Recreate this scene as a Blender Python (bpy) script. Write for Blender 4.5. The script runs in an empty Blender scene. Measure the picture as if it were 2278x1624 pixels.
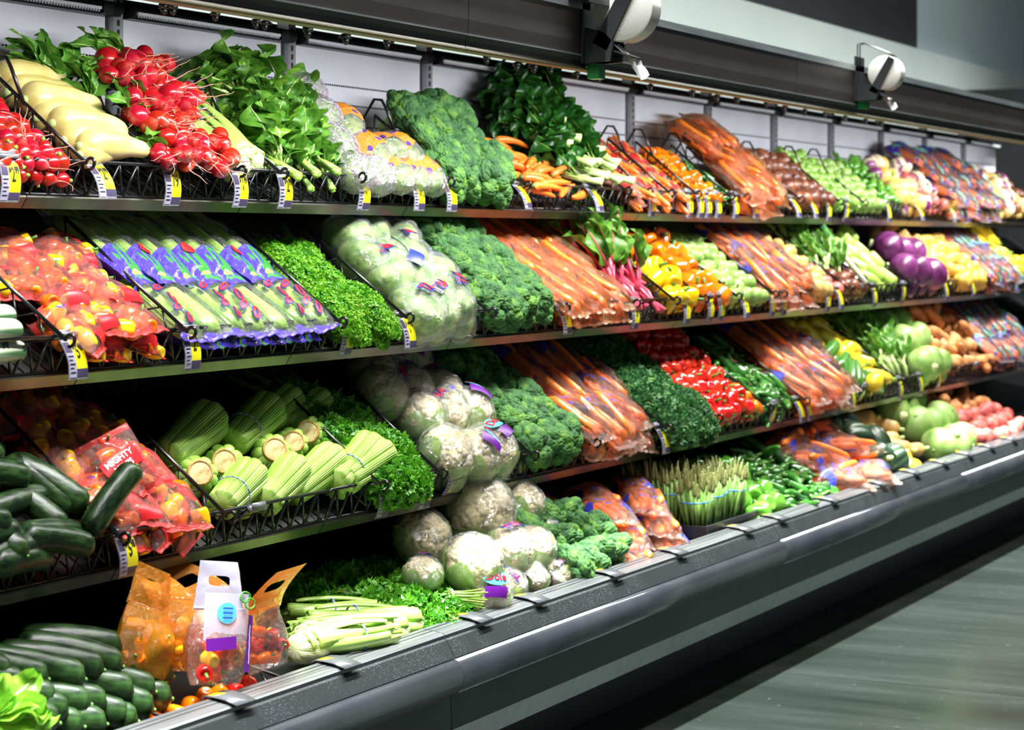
import bpy, math, random
import numpy as np
from mathutils import Matrix, Vector, Euler

random.seed(7)
np.random.seed(7)
scene = bpy.context.scene
col = scene.collection
R = math.radians

# ------------------------------------------------------------------ camera
FPX, TH, CAMZ = 4771.0, R(27.0), 1.534          # focal length in pixels of a 2278 px wide frame
CT = math.cos(TH)
VPX, HOR = 3570.0, 533.0                         # vanishing point of the case's long axis
cam_d = bpy.data.cameras.new('camera')
cam = bpy.data.objects.new('camera', cam_d)
col.objects.link(cam)
cam.location = (0, 0, CAMZ)
cam.rotation_euler = (R(90), 0, TH - R(90))
cam_d.sensor_width = 36.0
cam_d.lens = FPX / 2278 * 36
cam_d.shift_y = -(812 - HOR) / 2278
cam_d.clip_end = 200
cam_d.dof.use_dof = True
cam_d.dof.focus_distance = 5.5
cam_d.dof.aperture_fstop = 5.0
scene.camera = cam

# ------------------------------------------------------------------ world, exposure
w = bpy.data.worlds.new('world'); scene.world = w; w.use_nodes = True
bg = w.node_tree.nodes['Background']
bg.inputs[0].default_value = (0.80, 0.88, 1.0, 1); bg.inputs[1].default_value = 0.19
vs = scene.view_settings
vs.view_transform = 'Standard'; vs.look = 'None'; vs.gamma = 1.0; vs.use_curve_mapping = False
vs.exposure = 0.0

def area(name, loc, rot, sx, sy, power, color=(1, 1, 1), spread=180):
    d = bpy.data.lights.new(name, 'AREA'); d.shape = 'RECTANGLE'; d.size = sx; d.size_y = sy
    d.energy = power; d.color = color; d.spread = R(spread)
    o = bpy.data.objects.new(name, d); col.objects.link(o)
    o.location = loc; o.rotation_euler = rot
    return o

# LED strip inside the front of the canopy, shining down and back on the shelves
area('canopy_led_strip', (8.1, 2.706, 2.054), (R(21), 0, 0), 11.6, 0.03, 98, (1.0, 0.985, 0.97), 84)
area('panel_fill_light', (8.1, 2.79, 2.082), (R(52), 0, 0), 11.6, 0.03, 68, (0.97, 0.98, 1.0), 112)  # added fill lamp, put in to brighten the back panels and top shelf
# the shop's ceiling luminaires: downlights over the case front, a row over the aisle
area('ceiling_row_over_case', (8.5, 2.40, 4.9), (0, 0, 0), 15.0, 0.12, 1500, (0.95, 1.0, 0.98), 90)
area('ceiling_row_over_aisle', (7.5, 1.4, 4.9), (R(14), 0, 0), 14.0, 0.20, 520, (1.0, 0.99, 0.96))

# ------------------------------------------------------------------ photograph -> place
def xw(px, Y):
    """world X of image column px on the vertical plane at depth Y"""
    return (1.0 / (VPX - px) - math.sin(TH) * CT / FPX) * FPX * Y / (CT * CT)
def at(px, py, Y):
    return Vector((xw(px, Y), Y, CAMZ + (HOR - py) * Y / ((VPX - px) * CT)))
def scl(px, Y):
    """pixels per metre (vertical) there"""
    return (VPX - px) * CT / Y

# ------------------------------------------------------------------ colour and materials
def c(r, g, b):
    f = lambda u: (u / 255 / 12.92) if u / 255 <= .04045 else ((u / 255 + .055) / 1.055) ** 2.4
    return (f(r), f(g), f(b), 1.0)

class NT:
    """small helper around a node tree"""
    def __init__(s, name):
        s.m = bpy.data.materials.new(name); s.m.use_nodes = True
        s.t = s.m.node_tree; s.t.nodes.clear()
        s.out = s.n('ShaderNodeOutputMaterial')
    def n(s, typ, **kw):
        x = s.t.nodes.new(typ)
        for k, v in kw.items(): setattr(x, k, v)
        return x
    def l(s, a, b): s.t.links.new(a, b)
    def val(s, sock, v):
        if hasattr(v, 'is_output') or isinstance(v, bpy.types.NodeSocket): s.l(v, sock)
        else: sock.default_value = v
    def obj(s): 
        if not hasattr(s, '_tc'): s._tc = s.n('ShaderNodeTexCoord')
        return s._tc.outputs['Object']
    def xyz(s):
        if not hasattr(s, '_sx'):
            s._sx = s.n('ShaderNodeSeparateXYZ'); s.l(s.obj(), s._sx.inputs[0])
        return s._sx.outputs
    def math(s, op, a, b=0.0, clamp=False):
        x = s.n('ShaderNodeMath', operation=op, use_clamp=clamp)
        s.val(x.inputs[0], a); s.val(x.inputs[1], b)
        return x.outputs[0]
    def noise(s, scale, detail=3, vec=None, rough=.5, dist=0.0):
        x = s.n('ShaderNodeTexNoise'); x.inputs['Scale'].default_value = scale
        x.inputs['Detail'].default_value = detail; x.inputs['Roughness'].default_value = rough
        x.inputs['Distortion'].default_value = dist
        s.l(vec if vec is not None else s.obj(), x.inputs['Vector'])
        return x.outputs['Fac']
    def voro(s, scale, vec=None, feature='F1'):
        x = s.n('ShaderNodeTexVoronoi', feature=feature); x.inputs['Scale'].default_value = scale
        s.l(vec if vec is not None else s.obj(), x.inputs['Vector'])
        return x.outputs['Distance']
    def mapv(s, scale):
        x = s.n('ShaderNodeMapping'); x.inputs['Scale'].default_value = scale
        s.l(s.obj(), x.inputs['Vector']); return x.outputs[0]
    def ramp(s, fac, stops, interp='LINEAR'):
        x = s.n('ShaderNodeValToRGB'); x.color_ramp.interpolation = interp
        e = x.color_ramp.elements
        while len(e) < len(stops): e.new(.5)
        for i, (p, cc) in enumerate(stops): e[i].position = p; e[i].color = cc
        s.val(x.inputs[0], fac); return x.outputs[0]
    def step(s, v, lo, hi):
        """0 below lo, 1 above hi"""
        x = s.n('ShaderNodeMapRange'); x.clamp = True
        s.val(x.inputs[0], v); x.inputs[1].default_value = lo; x.inputs[2].default_value = hi
        return x.outputs[0]
    def band(s, v, lo, hi, soft=.001):
        return s.math('MULTIPLY', s.step(v, lo - soft, lo), s.math('SUBTRACT', 1.0, s.step(v, hi, hi + soft)))
    def mix(s, f, a, b, blend='MIX'):
        x = s.n('ShaderNodeMix', data_type='RGBA', blend_type=blend)
        s.val(x.inputs['Factor'], f); s.val(x.inputs['A'], a); s.val(x.inputs['B'], b)
        return x.outputs['Result']
    def rnd(s):
        return s.n('ShaderNodeObjectInfo').outputs['Random']
    def vary(s, colr, amt, sat=0.0, hue=0.0):
        x = s.n('ShaderNodeHueSaturation')
        r = s.rnd()
        s.l(s.math('MULTIPLY_ADD', r, amt), x.inputs['Value'])
        x.inputs['Value'].links[0].from_node.inputs[2].default_value = 1 - amt / 2
        if hue:
            r2 = s.math('FRACT', s.math('MULTIPLY', r, 7.31))
            h = s.math('MULTIPLY_ADD', r2, hue); h.node.inputs[2].default_value = .5 - hue / 2
            s.l(h, x.inputs['Hue'])
        s.val(x.inputs['Color'], colr); return x.outputs[0]
    def bump(s, h, strength=.3, dist=.002, normal=None):
        x = s.n('ShaderNodeBump'); x.inputs['Strength'].default_value = strength
        x.inputs['Distance'].default_value = dist; s.val(x.inputs['Height'], h)
        if normal is not None: s.l(normal, x.inputs['Normal'])
        return x.outputs[0]
    def pbr(s, color, rough=.5, metal=0.0, normal=None, coat=0.0, spec=.5, emit=None, estr=0.0, crough=.1):
        p = s.n('ShaderNodeBsdfPrincipled')
        s.val(p.inputs['Base Color'], color); s.val(p.inputs['Roughness'], rough); s.val(p.inputs['Metallic'], metal)
        p.inputs['Specular IOR Level'].default_value = spec
        p.inputs['Coat Weight'].default_value = coat; p.inputs['Coat Roughness'].default_value = crough
        if normal is not None: s.l(normal, p.inputs['Normal'])
        if emit is not None: s.val(p.inputs['Emission Color'], emit); p.inputs['Emission Strength'].default_value = estr
        return p.outputs[0]
    def end(s, sh): s.l(sh, s.out.inputs[0]); return s.m

def mat(name, c1, c2=None, scale=20, rough=.45, metal=0.0, bump=0.0, bscale=80, vary=0.0, coat=0.0, spec=.5, transl=0.0, stretch=None, hue=0.0, detail=3, lo=.35, hi=.65, crough=.1):
    t = NT(name)
    colr = c1
    v = t.mapv(stretch) if stretch else None
    if c2 is not None:
        colr = t.ramp(t.noise(scale, detail, v), [(lo, c1), (hi, c2)])
    if vary or hue: colr = t.vary(colr, vary, hue=hue)
    nrm = t.bump(t.noise(bscale, 3, v), bump, .002) if bump else None
    sh = t.pbr(colr, rough, metal, nrm, coat, spec, crough=crough)
    if transl:
        tr = t.n('ShaderNodeBsdfTranslucent'); t.val(tr.inputs[0], colr)
        mx = t.n('ShaderNodeMixShader'); mx.inputs[0].default_value = transl
        t.l(sh, mx.inputs[1]); t.l(tr.outputs[0], mx.inputs[2]); sh = mx.outputs[0]
    return t.end(sh)

# ------------------------------------------------------------------ mesh building
class MB:
    def __init__(s): s.v = []; s.f = []; s.m = []; s.k = 0
    def add(s, verts, faces, k=None):
        b = len(s.v); s.v.extend([tuple(p) for p in verts])
        k = s.k if k is None else k
        for f in faces: s.f.append(tuple(i + b for i in f)); s.m.append(k)
        return s
    def box(s, x0, x1, y0, y1, z0, z1, k=None):
        v = [(x, y, z) for x in (x0, x1) for y in (y0, y1) for z in (z0, z1)]
        return s.add(v, [(0, 1, 3, 2), (4, 6, 7, 5), (0, 4, 5, 1), (2, 3, 7, 6), (0, 2, 6, 4), (1, 5, 7, 3)], k)
    def prism(s, prof, x0, x1, k=None):
        """closed (y, z) outline pushed along X"""
        n = len(prof)
        v = [(x0, y, z) for y, z in prof] + [(x1, y, z) for y, z in prof]
        f = [(i, (i + 1) % n, n + (i + 1) % n, n + i) for i in range(n)]
        return s.add(v, f + [tuple(range(n - 1, -1, -1)), tuple(range(n, 2 * n))], k)
    def sheet(s, prof, x0, x1, th, k=None):
        """an open (y, z) line given a thickness, pushed along X"""
        p = [Vector((a, b)) for a, b in prof]; q = []
        for i, a in enumerate(p):
            d = (p[min(i + 1, len(p) - 1)] - p[max(i - 1, 0)]).normalized()
            q.append(a + Vector((-d.y, d.x)) * th)
        return s.prism([tuple(a) for a in p] + [tuple(a) for a in reversed(q)], x0, x1, k)
    def tube(s, pts, r, n=6, closed=False, k=None, cap=True):
        P = [Vector(p) for p in pts]; m = len(P)
        rr = r if isinstance(r, (list, tuple, np.ndarray)) else [r] * m
        vs_ = []; up = None
        for i, p in enumerate(P):
            if closed: d = P[(i + 1) % m] - P[i - 1]
            else: d = P[min(i + 1, m - 1)] - P[max(i - 1, 0)]
            d.normalize()
            if up is None: up = Vector((0, 0, 1)) if abs(d.z) < .9 else Vector((1, 0, 0))
            a = d.cross(up)
            if a.length < 1e-5: a = d.orthogonal()
            a.normalize(); b = a.cross(d); up = b
            for j in range(n):
                t = 2 * math.pi * j / n
                vs_.append(p + (a * math.cos(t) + b * math.sin(t)) * rr[i])
        f = []
        for i in range(m if closed else m - 1):
            for j in range(n):
                f.append((i * n + j, i * n + (j + 1) % n, ((i + 1) % m) * n + (j + 1) % n, ((i + 1) % m) * n + j))
        if cap and not closed:
            f.append(tuple(range(n - 1, -1, -1))); f.append(tuple(range((m - 1) * n, m * n)))
        return s.add(vs_, f, k)
    def grid(s, V, k=None, wrap=False):
        """V: (rows, cols, 3) array"""
        nr, nc = V.shape[:2]
        f = []
        for i in range(nr - 1):
            for j in range(nc if wrap else nc - 1):
                j2 = (j + 1) % nc
                f.append((i * nc + j, i * nc + j2, (i + 1) * nc + j2, (i + 1) * nc + j))
        return s.add(V.reshape(-1, 3).tolist(), f, k)
    def merge(s, o, M=None, k=None):
        v = [tuple((M @ Vector(p))) for p in o.v] if M else o.v
        b = len(s.v); s.v.extend(v)
        for f, m in zip(o.f, o.m): s.f.append(tuple(i + b for i in f)); s.m.append(m if k is None else k)
        return s
    def mesh(s, name, mats, smooth=True):
        me = bpy.data.meshes.new(name); me.from_pydata(s.v, [], s.f)
        if not isinstance(mats, (list, tuple)): mats = [mats]
        for mm in mats: me.materials.append(mm)
        if len(mats) > 1: me.polygons.foreach_set('material_index', s.m)
        if smooth: me.polygons.foreach_set('use_smooth', [True] * len(me.polygons))
        me.update(); return me

def rev(fn, nu, nv, cap0=True, cap1=True):
    """surface of revolution-like body: fn(theta array, t) -> (nu,3)"""
    mb = MB(); th = np.linspace(0, 2 * math.pi, nu, endpoint=False)
    V = np.stack([fn(th, t) for t in np.linspace(0, 1, nv + 1)])
    mb.grid(V, wrap=True)
    for flag, row, rev_ in ((cap0, 0, True), (cap1, nv, False)):
        if flag:
            b = len(mb.v); mb.v.append(tuple(V[row].mean(0)))
            for j in range(nu):
                a, d = row * nu + j, row * nu + (j + 1) % nu
                mb.f.append((d, a, b) if rev_ else (a, d, b)); mb.m.append(0)
    return mb

def sines(seed, freq, n=5):
    r = np.random.RandomState(seed)
    K = r.normal(size=(n, 3)) * freq; ph = r.uniform(0, 6.28, n)
    return lambda P: np.sin(P @ K.T + ph).mean(-1)

# ------------------------------------------------------------------ objects
def tag(o, label=None, cat=None, group=None, kind=None):
    if label: o['label'] = label
    if cat: o['category'] = cat
    if group: o['group'] = group
    if kind: o['kind'] = kind
    return o
def solo(name, me, label=None, cat=None, group=None, kind=None, M=None):
    o = bpy.data.objects.new(name, me); col.objects.link(o)
    if M is not None: o.matrix_world = M
    return tag(o, label, cat, group, kind)
def empty(name, loc=(0, 0, 0), label=None, cat=None, group=None, kind=None):
    o = bpy.data.objects.new(name, None); col.objects.link(o); o.location = loc
    o.empty_display_size = .05
    return tag(o, label, cat, group, kind)
def part(name, me, parent, M=None, label=None, kind=None):
    o = bpy.data.objects.new(name, me); col.objects.link(o); o.parent = parent
    if M is not None: o.matrix_local = M
    return tag(o, label, None, None, kind)
def inst(proto, M, label, cat, group=None):
    """proto = (name, [(part, mesh, matrix, [sub parts]) ...]); one part without a matrix = one mesh object"""
    name, parts = proto
    if len(parts) == 1 and not parts[0][3] and parts[0][2] is None:
        return solo(name, parts[0][1], label, cat, group, None, M)
    e = empty(name, (0, 0, 0), label, cat, group); e.matrix_world = M
    for pn, me, pm, subs in parts:
        p = part(pn, me, e, pm, None, 'stuff' if pn in STUFF else None)
        for sn, sme, sm, _ in subs: part(sn, sme, p, sm)
    return e
STUFF = {'foliage', 'stalks_', 'cross_wires', 'branches', 'barcode'}
def pt(name, me, M=None, subs=()): return (name, me, M, subs)
def T(x, y, z): return Matrix.Translation((x, y, z))
def RX(a): return Matrix.Rotation(a, 4, 'X')
def RY(a): return Matrix.Rotation(a, 4, 'Y')
def RZ(a): return Matrix.Rotation(a, 4, 'Z')
def S(a, b=None, d=None):
    return Matrix.Diagonal((a, a if b is None else b, a if d is None else d, 1))
def frame(P, axis, up=(0, 0, 1), s=1.0):
    """local +Y along axis, local Z towards up"""
    y = Vector(axis).normalized(); z = Vector(up); z = (z - y * z.dot(y)).normalized(); x = y.cross(z)
    M = Matrix((x, y, z)).transposed().to_4x4()
    return Matrix.Translation(P) @ M @ S(s)
def ru(a, b): return random.uniform(a, b)

class Bed:
    """a sloping shelf: v runs up the slope from the front rail, w stands off it"""
    def __init__(s, Y, Z, ang, drop): s.Y, s.Z, s.a, s.drop = Y, Z, R(ang), drop
    def p(s, X, v, w=0.0):
        return Vector((X, s.Y + .012 + v * math.cos(s.a) - w * math.sin(s.a), s.Z - s.drop + v * math.sin(s.a) + w * math.cos(s.a)))
    def M(s, X, v, w=0.0, rot=(0, 0, 0), sc=1.0):
        return Matrix.Translation(s.p(X, v, w)) @ RX(s.a) @ Euler(rot).to_matrix().to_4x4() @ S(sc)
    def x(s, px): return xw(px, s.Y)
    def d(s, dx, dv, dw=0.0):
        return Vector((dx, dv * math.cos(s.a) - dw * math.sin(s.a), dv * math.sin(s.a) + dw * math.cos(s.a)))
B1 = Bed(3.17, 1.717, 33, .075)
B2 = Bed(3.02, 1.322, 33, .075)
B3 = Bed(2.92, 0.890, 33, .075)
B4 = Bed(2.697, 0.521, 10, .045)
XL, XR = 2.7, 13.7
# ================================================================== the setting
m_black = mat('black_enamel', c(20, 20, 22), c(30, 30, 32), 6, .38, bump=.05, bscale=200)
m_wire = mat('black_coated_wire', c(16, 16, 18), rough=.28, spec=.6)
m_pan = mat('black_shelf_pan', c(14, 14, 15), c(26, 26, 26), 10, .45)
m_lip = mat('shelf_lip_metal', c(84, 84, 78), c(106, 104, 94), 9, .28, metal=.9, bump=.15, bscale=90)
m_fascia = mat('canopy_fascia_enamel', c(30, 25, 24), c(40, 33, 31), 3, .42, bump=.06, bscale=350)
m_cove = mat('canopy_cove_metal', c(62, 60, 54), c(74, 72, 66), 5, .35, metal=.6)
m_rim = mat('brushed_rim_metal', c(120, 126, 128), c(150, 156, 156), 60, .35, metal=.8, stretch=(.05, 1, 1))
m_panel = mat('white_back_panel_enamel', c(196, 197, 206), c(222, 223, 230), 2.5, .34, bump=.25, bscale=160, lo=.25, hi=.75)
m_upr = mat('grey_upright_metal', c(150, 150, 156), c(176, 176, 180), 12, .35, metal=.5)
m_dark = mat('dark_recess', c(8, 8, 9), rough=.7)
m_under = mat('canopy_underside_enamel', c(70, 70, 74), c(92, 92, 96), 3, .7)
m_silver = mat('brushed_silver_rail', c(92, 94, 96), c(124, 126, 128), 90, .34, metal=.6, stretch=(.03, 1, 1))
m_bumper = mat('glossy_grey_bumper', c(92, 96, 104), c(112, 116, 122), 4, .17, metal=.75)
m_front = mat('front_panel_grey', c(48, 53, 51), c(54, 59, 57), 5, .38, metal=.35, bump=.04, bscale=300)
m_band = mat('kick_band_reflected_grey', c(126, 136, 138), c(140, 150, 150), 30, .33, metal=.35, bump=.08, bscale=250)  # paler than the front panel: the lit floor's reflection put into the colour
m_toe = mat('toe_kick_black', c(30, 30, 32), rough=.4)
t = NT('speckled_fascia')
sp = t.voro(230); fl = t.ramp(sp, [(.10, c(190, 200, 205)), (.20, c(52, 56, 58))])
big = t.noise(7, 3)
t1 = t.mix(t.step(big, .42, .66), c(50, 53, 55), fl)
m_speck = t.end(t.pbr(t1, .26, .35))

t = NT('store_floor_concrete')
v = t.mapv((1.9, .28, 1))
n1 = t.noise(1.5, 6, v, .65); n2 = t.noise(.35, 3)
colr = t.ramp(n1, [(.25, c(16, 24, 20)), (.5, c(32, 40, 35)), (.75, c(52, 56, 54))])
colr = t.mix(t.step(n2, .42, .62), colr, c(50, 56, 52), 'MIX'); colr.node.inputs['Factor'].links[0].from_node.inputs[4].default_value = .6
fleck = t.step(t.noise(34, 2), .70, .76)
colr = t.mix(fleck, colr, c(84, 86, 82))
rg = t.ramp(n1, [(.3, (.16,) * 3 + (1,)), (.7, (.34,) * 3 + (1,))])
m_floor = t.end(t.pbr(colr, rg, 0, t.bump(t.noise(9, 4, v), .05, .004), spec=.5))
m_joint = mat('floor_joint_filler', c(120, 124, 120), rough=.6)
m_wall = mat('grey_green_wall_paint', c(150, 168, 172), c(156, 174, 176), 1.2, .6)
m_soffit = mat('pale_soffit_paint', c(158, 168, 165), c(164, 173, 170), 1.0, .6)
m_wallpanel = mat('charcoal_wall_panel', c(34, 34, 37), c(38, 38, 42), 2, .5)
m_ceil = mat('ceiling_paint', c(150, 154, 156), rough=.8)

YB = 3.61
m_lipc = mat('canopy_lip_metal', c(96, 92, 66), rough=.5, metal=.7)
U0, US = 4.695, 0.8635
UPR = [U0 + US * n for n in range(-3, 11)]

# floor of large cast slabs
fl = MB().box(-6, 26, -7, 4.3, -.12, -.010).mesh('floor_base', m_joint, False)
floor = solo('floor', fl, 'grey green polished concrete floor along the case', 'floor', kind='structure')
xs = [-6.0] + [7.2 + 1.88 * k for k in range(-6, 8)] + [26.0]
g = .0025
for i in range(len(xs) - 1):
    for y0, y1 in ((-7, -2.6), (-2.6, 4.3)):
        part('floor_slab', MB().box(xs[i] + g, xs[i + 1] - g, y0 + g, y1 - g, -.0099, 0).mesh('floor_slab', m_floor, False), floor)
solo('ceiling', MB().box(-6, 26, -7, 4.3, 5.2, 5.3).mesh('ceiling', m_ceil, False), 'high plain grey shop ceiling above the aisle', 'ceiling', kind='structure')
solo('wall_back', MB().box(-6, 26, 4.30, 4.45, 0, 5.2).mesh('wall_back', m_wall, False), 'grey green painted wall behind and above the produce case', 'wall', kind='structure')
solo('wall_right', MB().box(25.9, 26, -7, 4.3, 0, 5.2).mesh('wall_right', m_wall, False), 'far grey green end wall of the shop', 'wall', kind='structure')
solo('trim_1', MB().box(-6, 25.8, 4.22, 4.298, 1.9, 2.851).mesh('soffit_band', m_soffit, False), 'pale painted band of wall just above the black canopy', 'wall band', kind='structure')
solo('wall_panel', MB().box(-6, 14.5, 4.24, 4.298, 2.853, 5.1).mesh('wall_panel', m_wallpanel, False), 'large charcoal panel high on the wall above the pale band', 'wall panel')
solo('dark_cabinet', MB().box(15.7, 17.5, 3.3, 4.2, 0, 2.62).box(15.66, 15.72, 3.27, 4.21, 2.50, 2.64).mesh('dark_cabinet', m_black, False), 'tall black cabinet beyond the far end of the produce case', 'cabinet')

CARRY = {1: ((60, 'topped radishes'), (345, 'parsnips'), (505, 'bunched radishes'), (790, 'celery and rapini'), (974, 'slaw and salad bags'), (1145, 'broccoli crowns'), (1305, 'loose carrots'), (1410, 'dark chard'), (1540, 'labelled strip bags'), (1640, 'mini orange peppers'), (1730, 'large carrot bags'), (1850, 'beets'), (1907, 'sprouts'), (1990, 'tomatillos'), (2062, 'rutabagas'), (2110, 'turnips'), (2225, 'purple root bags'), (9999, 'mixed far roots')),
         2: ((118, 'striped zucchini'), (392, 'mini pepper bags'), (735, 'celery heart bags'), (880, 'curly parsley'), (1068, 'lettuce bags'), (1235, 'broccoli crowns'), (1392, 'bagged carrots'), (1482, 'rainbow chard'), (1550, 'yellow bell peppers'), (1622, 'orange bell peppers'), (1705, 'tomatillos'), (1810, 'blue printed carrot bags'), (1870, 'pale roots'), (1930, 'leek'), (2012, 'chayotes'), (2096, 'red cabbages'), (2195, 'yellow potatoes'), (9999, 'purple root bags')),
         3: ((240, 'cucumbers'), (478, 'mini pepper bags'), (826, 'celery bunches'), (962, 'flat parsley'), (1165, 'bagged cauliflowers'), (1302, 'broccoli heads'), (1458, 'carrot bags'), (1578, 'curly kale'), (1695, 'red bell peppers'), (1774, 'green chilies'), (1892, 'large carrot bags'), (1992, 'zucchini and yellow squash'), (2112, 'cabbages'), (2215, 'sweet potatoes'), (9999, 'purple root bags'))}
def carried(k, B, X):
    for px, nm in CARRY[k]:
        if px == 9999 or X < B.x(px): return nm
# ---------------------------------------------------------------- case back: panels, uprights, top bars
solo('case_back', MB().box(XL - .5, XR + .6, 3.66, 3.74, .10, 2.20).box(XL - .5, XR + .6, 3.60, 3.66, .25, 1.80).mesh('case_back', m_pan, False), 'black insulated back wall inside the produce case', 'case back', kind='structure')
slot = MB()
for k in range(int((US - .09) / .0135)):
    x = .06 + k * .0135
    slot.box(x, x + .0085, YB - .0012, YB + .002, -.0028, .0028)
m_slot = slot.mesh('slot_row', m_dark, False)
pan = MB().box(.0425, US - .032, YB, YB + .03, 1.72, 2.135).mesh('back_panel', m_panel, False)
hous = MB().prism([(YB + .03, 2.1355), (YB - .035, 2.1355), (YB - .050, 2.150), (YB - .045, 2.172), (YB + .03, 2.180)], .035, US - .012).mesh('bar_housing', m_black, False)
teeth = MB().box(.045, US - .115, YB - .0545, YB - .046, 2.146, 2.1535)
for k in range(int((US - .16) / .0115)):
    x = .047 + k * .0115
    teeth.add([(x, YB - .054, 2.147), (x + .005, YB - .054, 2.147), (x + .0025, YB - .054, 2.1385), (x, YB - .049, 2.147), (x + .005, YB - .049, 2.147), (x + .0025, YB - .049, 2.1385)],
              [(0, 2, 1), (3, 4, 5), (0, 3, 5, 2), (1, 2, 5, 4), (0, 1, 4, 3)])
m_frost = mat('wet_white_drip_strip', c(232, 234, 240), rough=.25)
teeth = teeth.mesh('drip_strip', m_frost, False)
tail = MB().box(US - .105, US - .06, YB - .052, YB - .03, 2.137, 2.166).mesh('bar_end_block', m_black, False)
up = MB().box(-.022, .018, YB - .022, YB + .02, 1.70, 2.30).mesh('upright', m_upr, False)
gap = MB().box(.018, .0425, YB - .004, YB + .03, 1.70, 2.30).mesh('upright_gap', m_dark, False)
us = MB()
for k in range(22):
    z = 1.715 + k * .0265
    us.box(-.008, .003, YB - .0228, YB - .018, z, z + .0165)
us = us.mesh('upright_slots', m_dark, False)
for n, X in enumerate(UPR):
    e = empty('slotted_upright', (X, 0, 0), 'grey slotted upright between two white back panels', 'upright', 'slotted uprights on the case back')
    part('upright', up, e); part('upright_gap', gap, e); part('slots', us, e, None, None, 'stuff')
    e = empty('back_panel', (X, 0, 0), 'white slotted back panel behind the %s on the top shelf' % carried(1, B1, X + US / 2 - .25), 'panel', 'white back panels above the top shelf')
    part('panel_sheet', pan, e)
    for z in (2.026, 1.966, 1.90): part('slot_row', m_slot, e, T(0, 0, z), None, 'stuff')
    e = empty('air_bar', (X, 0, 0), 'black air outlet bar with white dripping edge above a back panel', 'air bar', 'air outlet bars above the back panels')
    part('housing', hous, e); part('drip_strip', teeth, e, None, 'wet white strip with drips'); part('end_block', tail, e)

# ---------------------------------------------------------------- canopy
CS = [2.30, 4.951, 7.507, 10.156, 10.95, 13.9]
CL = ['over the radishes and celery', 'carrying the large bag roll', 'carrying the small bag roll', 'short piece at the silver rim end', 'black piece at the far end']
for i in range(5):
    a, b = CS[i] + .002, CS[i + 1] - .002
    e = empty('canopy', (a, 2.65, 2.03), 'black canopy fascia section %s' % CL[i], 'canopy', 'canopy sections over the case')
    def cp(nm, mb, mt, sm=False, a=a): 
        me = mb.mesh(nm, mt, sm); me.transform(T(-a, -2.65, -2.03)); return part(nm, me, e)
    cp('fascia', MB().prism([(2.652, 2.072), (2.650, 2.110), (2.650, 2.205), (2.70, 2.205), (2.70, 2.072)], a, b), m_fascia)
    cp('top_rim', MB().prism([(2.644, 2.203), (2.644, 2.226), (2.675, 2.228), (2.72, 2.222), (2.72, 2.203)], a, b), m_rim if i < 4 else m_black)
    cp('trim_line', MB().prism([(2.648, 2.0685), (2.648, 2.0725), (2.66, 2.0725), (2.66, 2.0685)], a, b), m_rim)
    cp('cove', MB().prism([(2.652, 2.0685), (2.660, 2.056), (2.662, 2.044), (2.658, 2.036), (2.70, 2.036), (2.70, 2.0685)], a, b), m_cove)
    cp('lip', MB().prism([(2.656, 2.036), (2.652, 2.032), (2.656, 2.028), (2.700, 2.030), (2.703, 2.038)], a, b), m_lipc)
    cp('top_cover', MB().prism([(2.70, 2.205), (2.70, 2.215), (3.75, 2.30), (3.75, 2.285)], a, b), m_black)
solo('canopy_underside', MB().prism([(2.78, 2.116), (2.90, 2.112), (3.25, 2.134), (3.60, 2.206), (3.60, 2.216), (3.25, 2.144), (2.90, 2.122), (2.78, 2.126)], 2.3, 13.9).mesh('canopy_underside', m_under, False), 'grey underside of the canopy above the misting nozzles', 'canopy underside')
# LED luminaire body under the canopy nose (the light itself is the area lamp at the top of the script)
solo('lamp_housing', MB().prism([(2.705, 2.066), (2.705, 2.098), (2.775, 2.098), (2.775, 2.085), (2.74, 2.075)], 2.3, 13.8).mesh('lamp_housing', m_black, False), 'long lamp housing tucked behind the canopy lip', 'lamp')

# misting nozzles and loops of white hose
noz = MB().tube([(0, 0, .022), (0, 0, .004)], .005, 8).tube([(0, 0, .006), (0, 0, -.006)], .013, 8).tube([(0, 0, -.004), (0, 0, -.014), (0, -.004, -.020)], [.010, .008, .005], 8)
noz.tube([(.012, 0, 0), (.020, -.002, -.003)], .004, 6)
noz = noz.mesh('misting_nozzle', m_wire)
def cy(Y): return 2.112 + (Y - 2.90) * .063
for px in (365, 385, 480, 570, 590, 685, 770, 862, 1083, 1150, 1188, 1225, 1283, 1332, 1447, 1540, 1595, 1640, 1705, 1745, 1790, 1835, 1880, 1925, 1960):
    Y = 3.20 + ru(-.03, .03)
    solo('misting_nozzle', noz, 'small black misting nozzle hanging under the canopy', 'nozzle', 'misting nozzles under the canopy', M=T(xw(px, Y), Y, cy(Y) - .016) @ RZ(ru(0, 6)) @ S(ru(.9, 1.15)))
solo('mist_pipe', MB().tube([(2.5, 3.20, cy(3.2) - .002), (13.5, 3.20, cy(3.2) - .002)], .007, 8).mesh('mist_pipe', m_wire), 'thin black water pipe feeding the misting nozzles', 'pipe')
m_hose = mat('white_hose', c(225, 226, 228), rough=.35)
for px, w_ in ((535, .055), (668, .03), (1890, .05), (1500, .045)):
    Y = 3.0; X = xw(px, Y)
    solo('hose_loop', MB().tube([(X - w_, Y, cy(Y) + .01), (X - w_ * .7, Y - .01, cy(Y) - .018), (X, Y - .015, cy(Y) - .030), (X + w_ * .7, Y - .01, cy(Y) - .016), (X + w_, Y, cy(Y) + .01)], .0045, 8).mesh('hose_loop', m_hose), 'loop of thin white hose hanging under the canopy', 'hose', 'white hose loops under the canopy')

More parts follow.
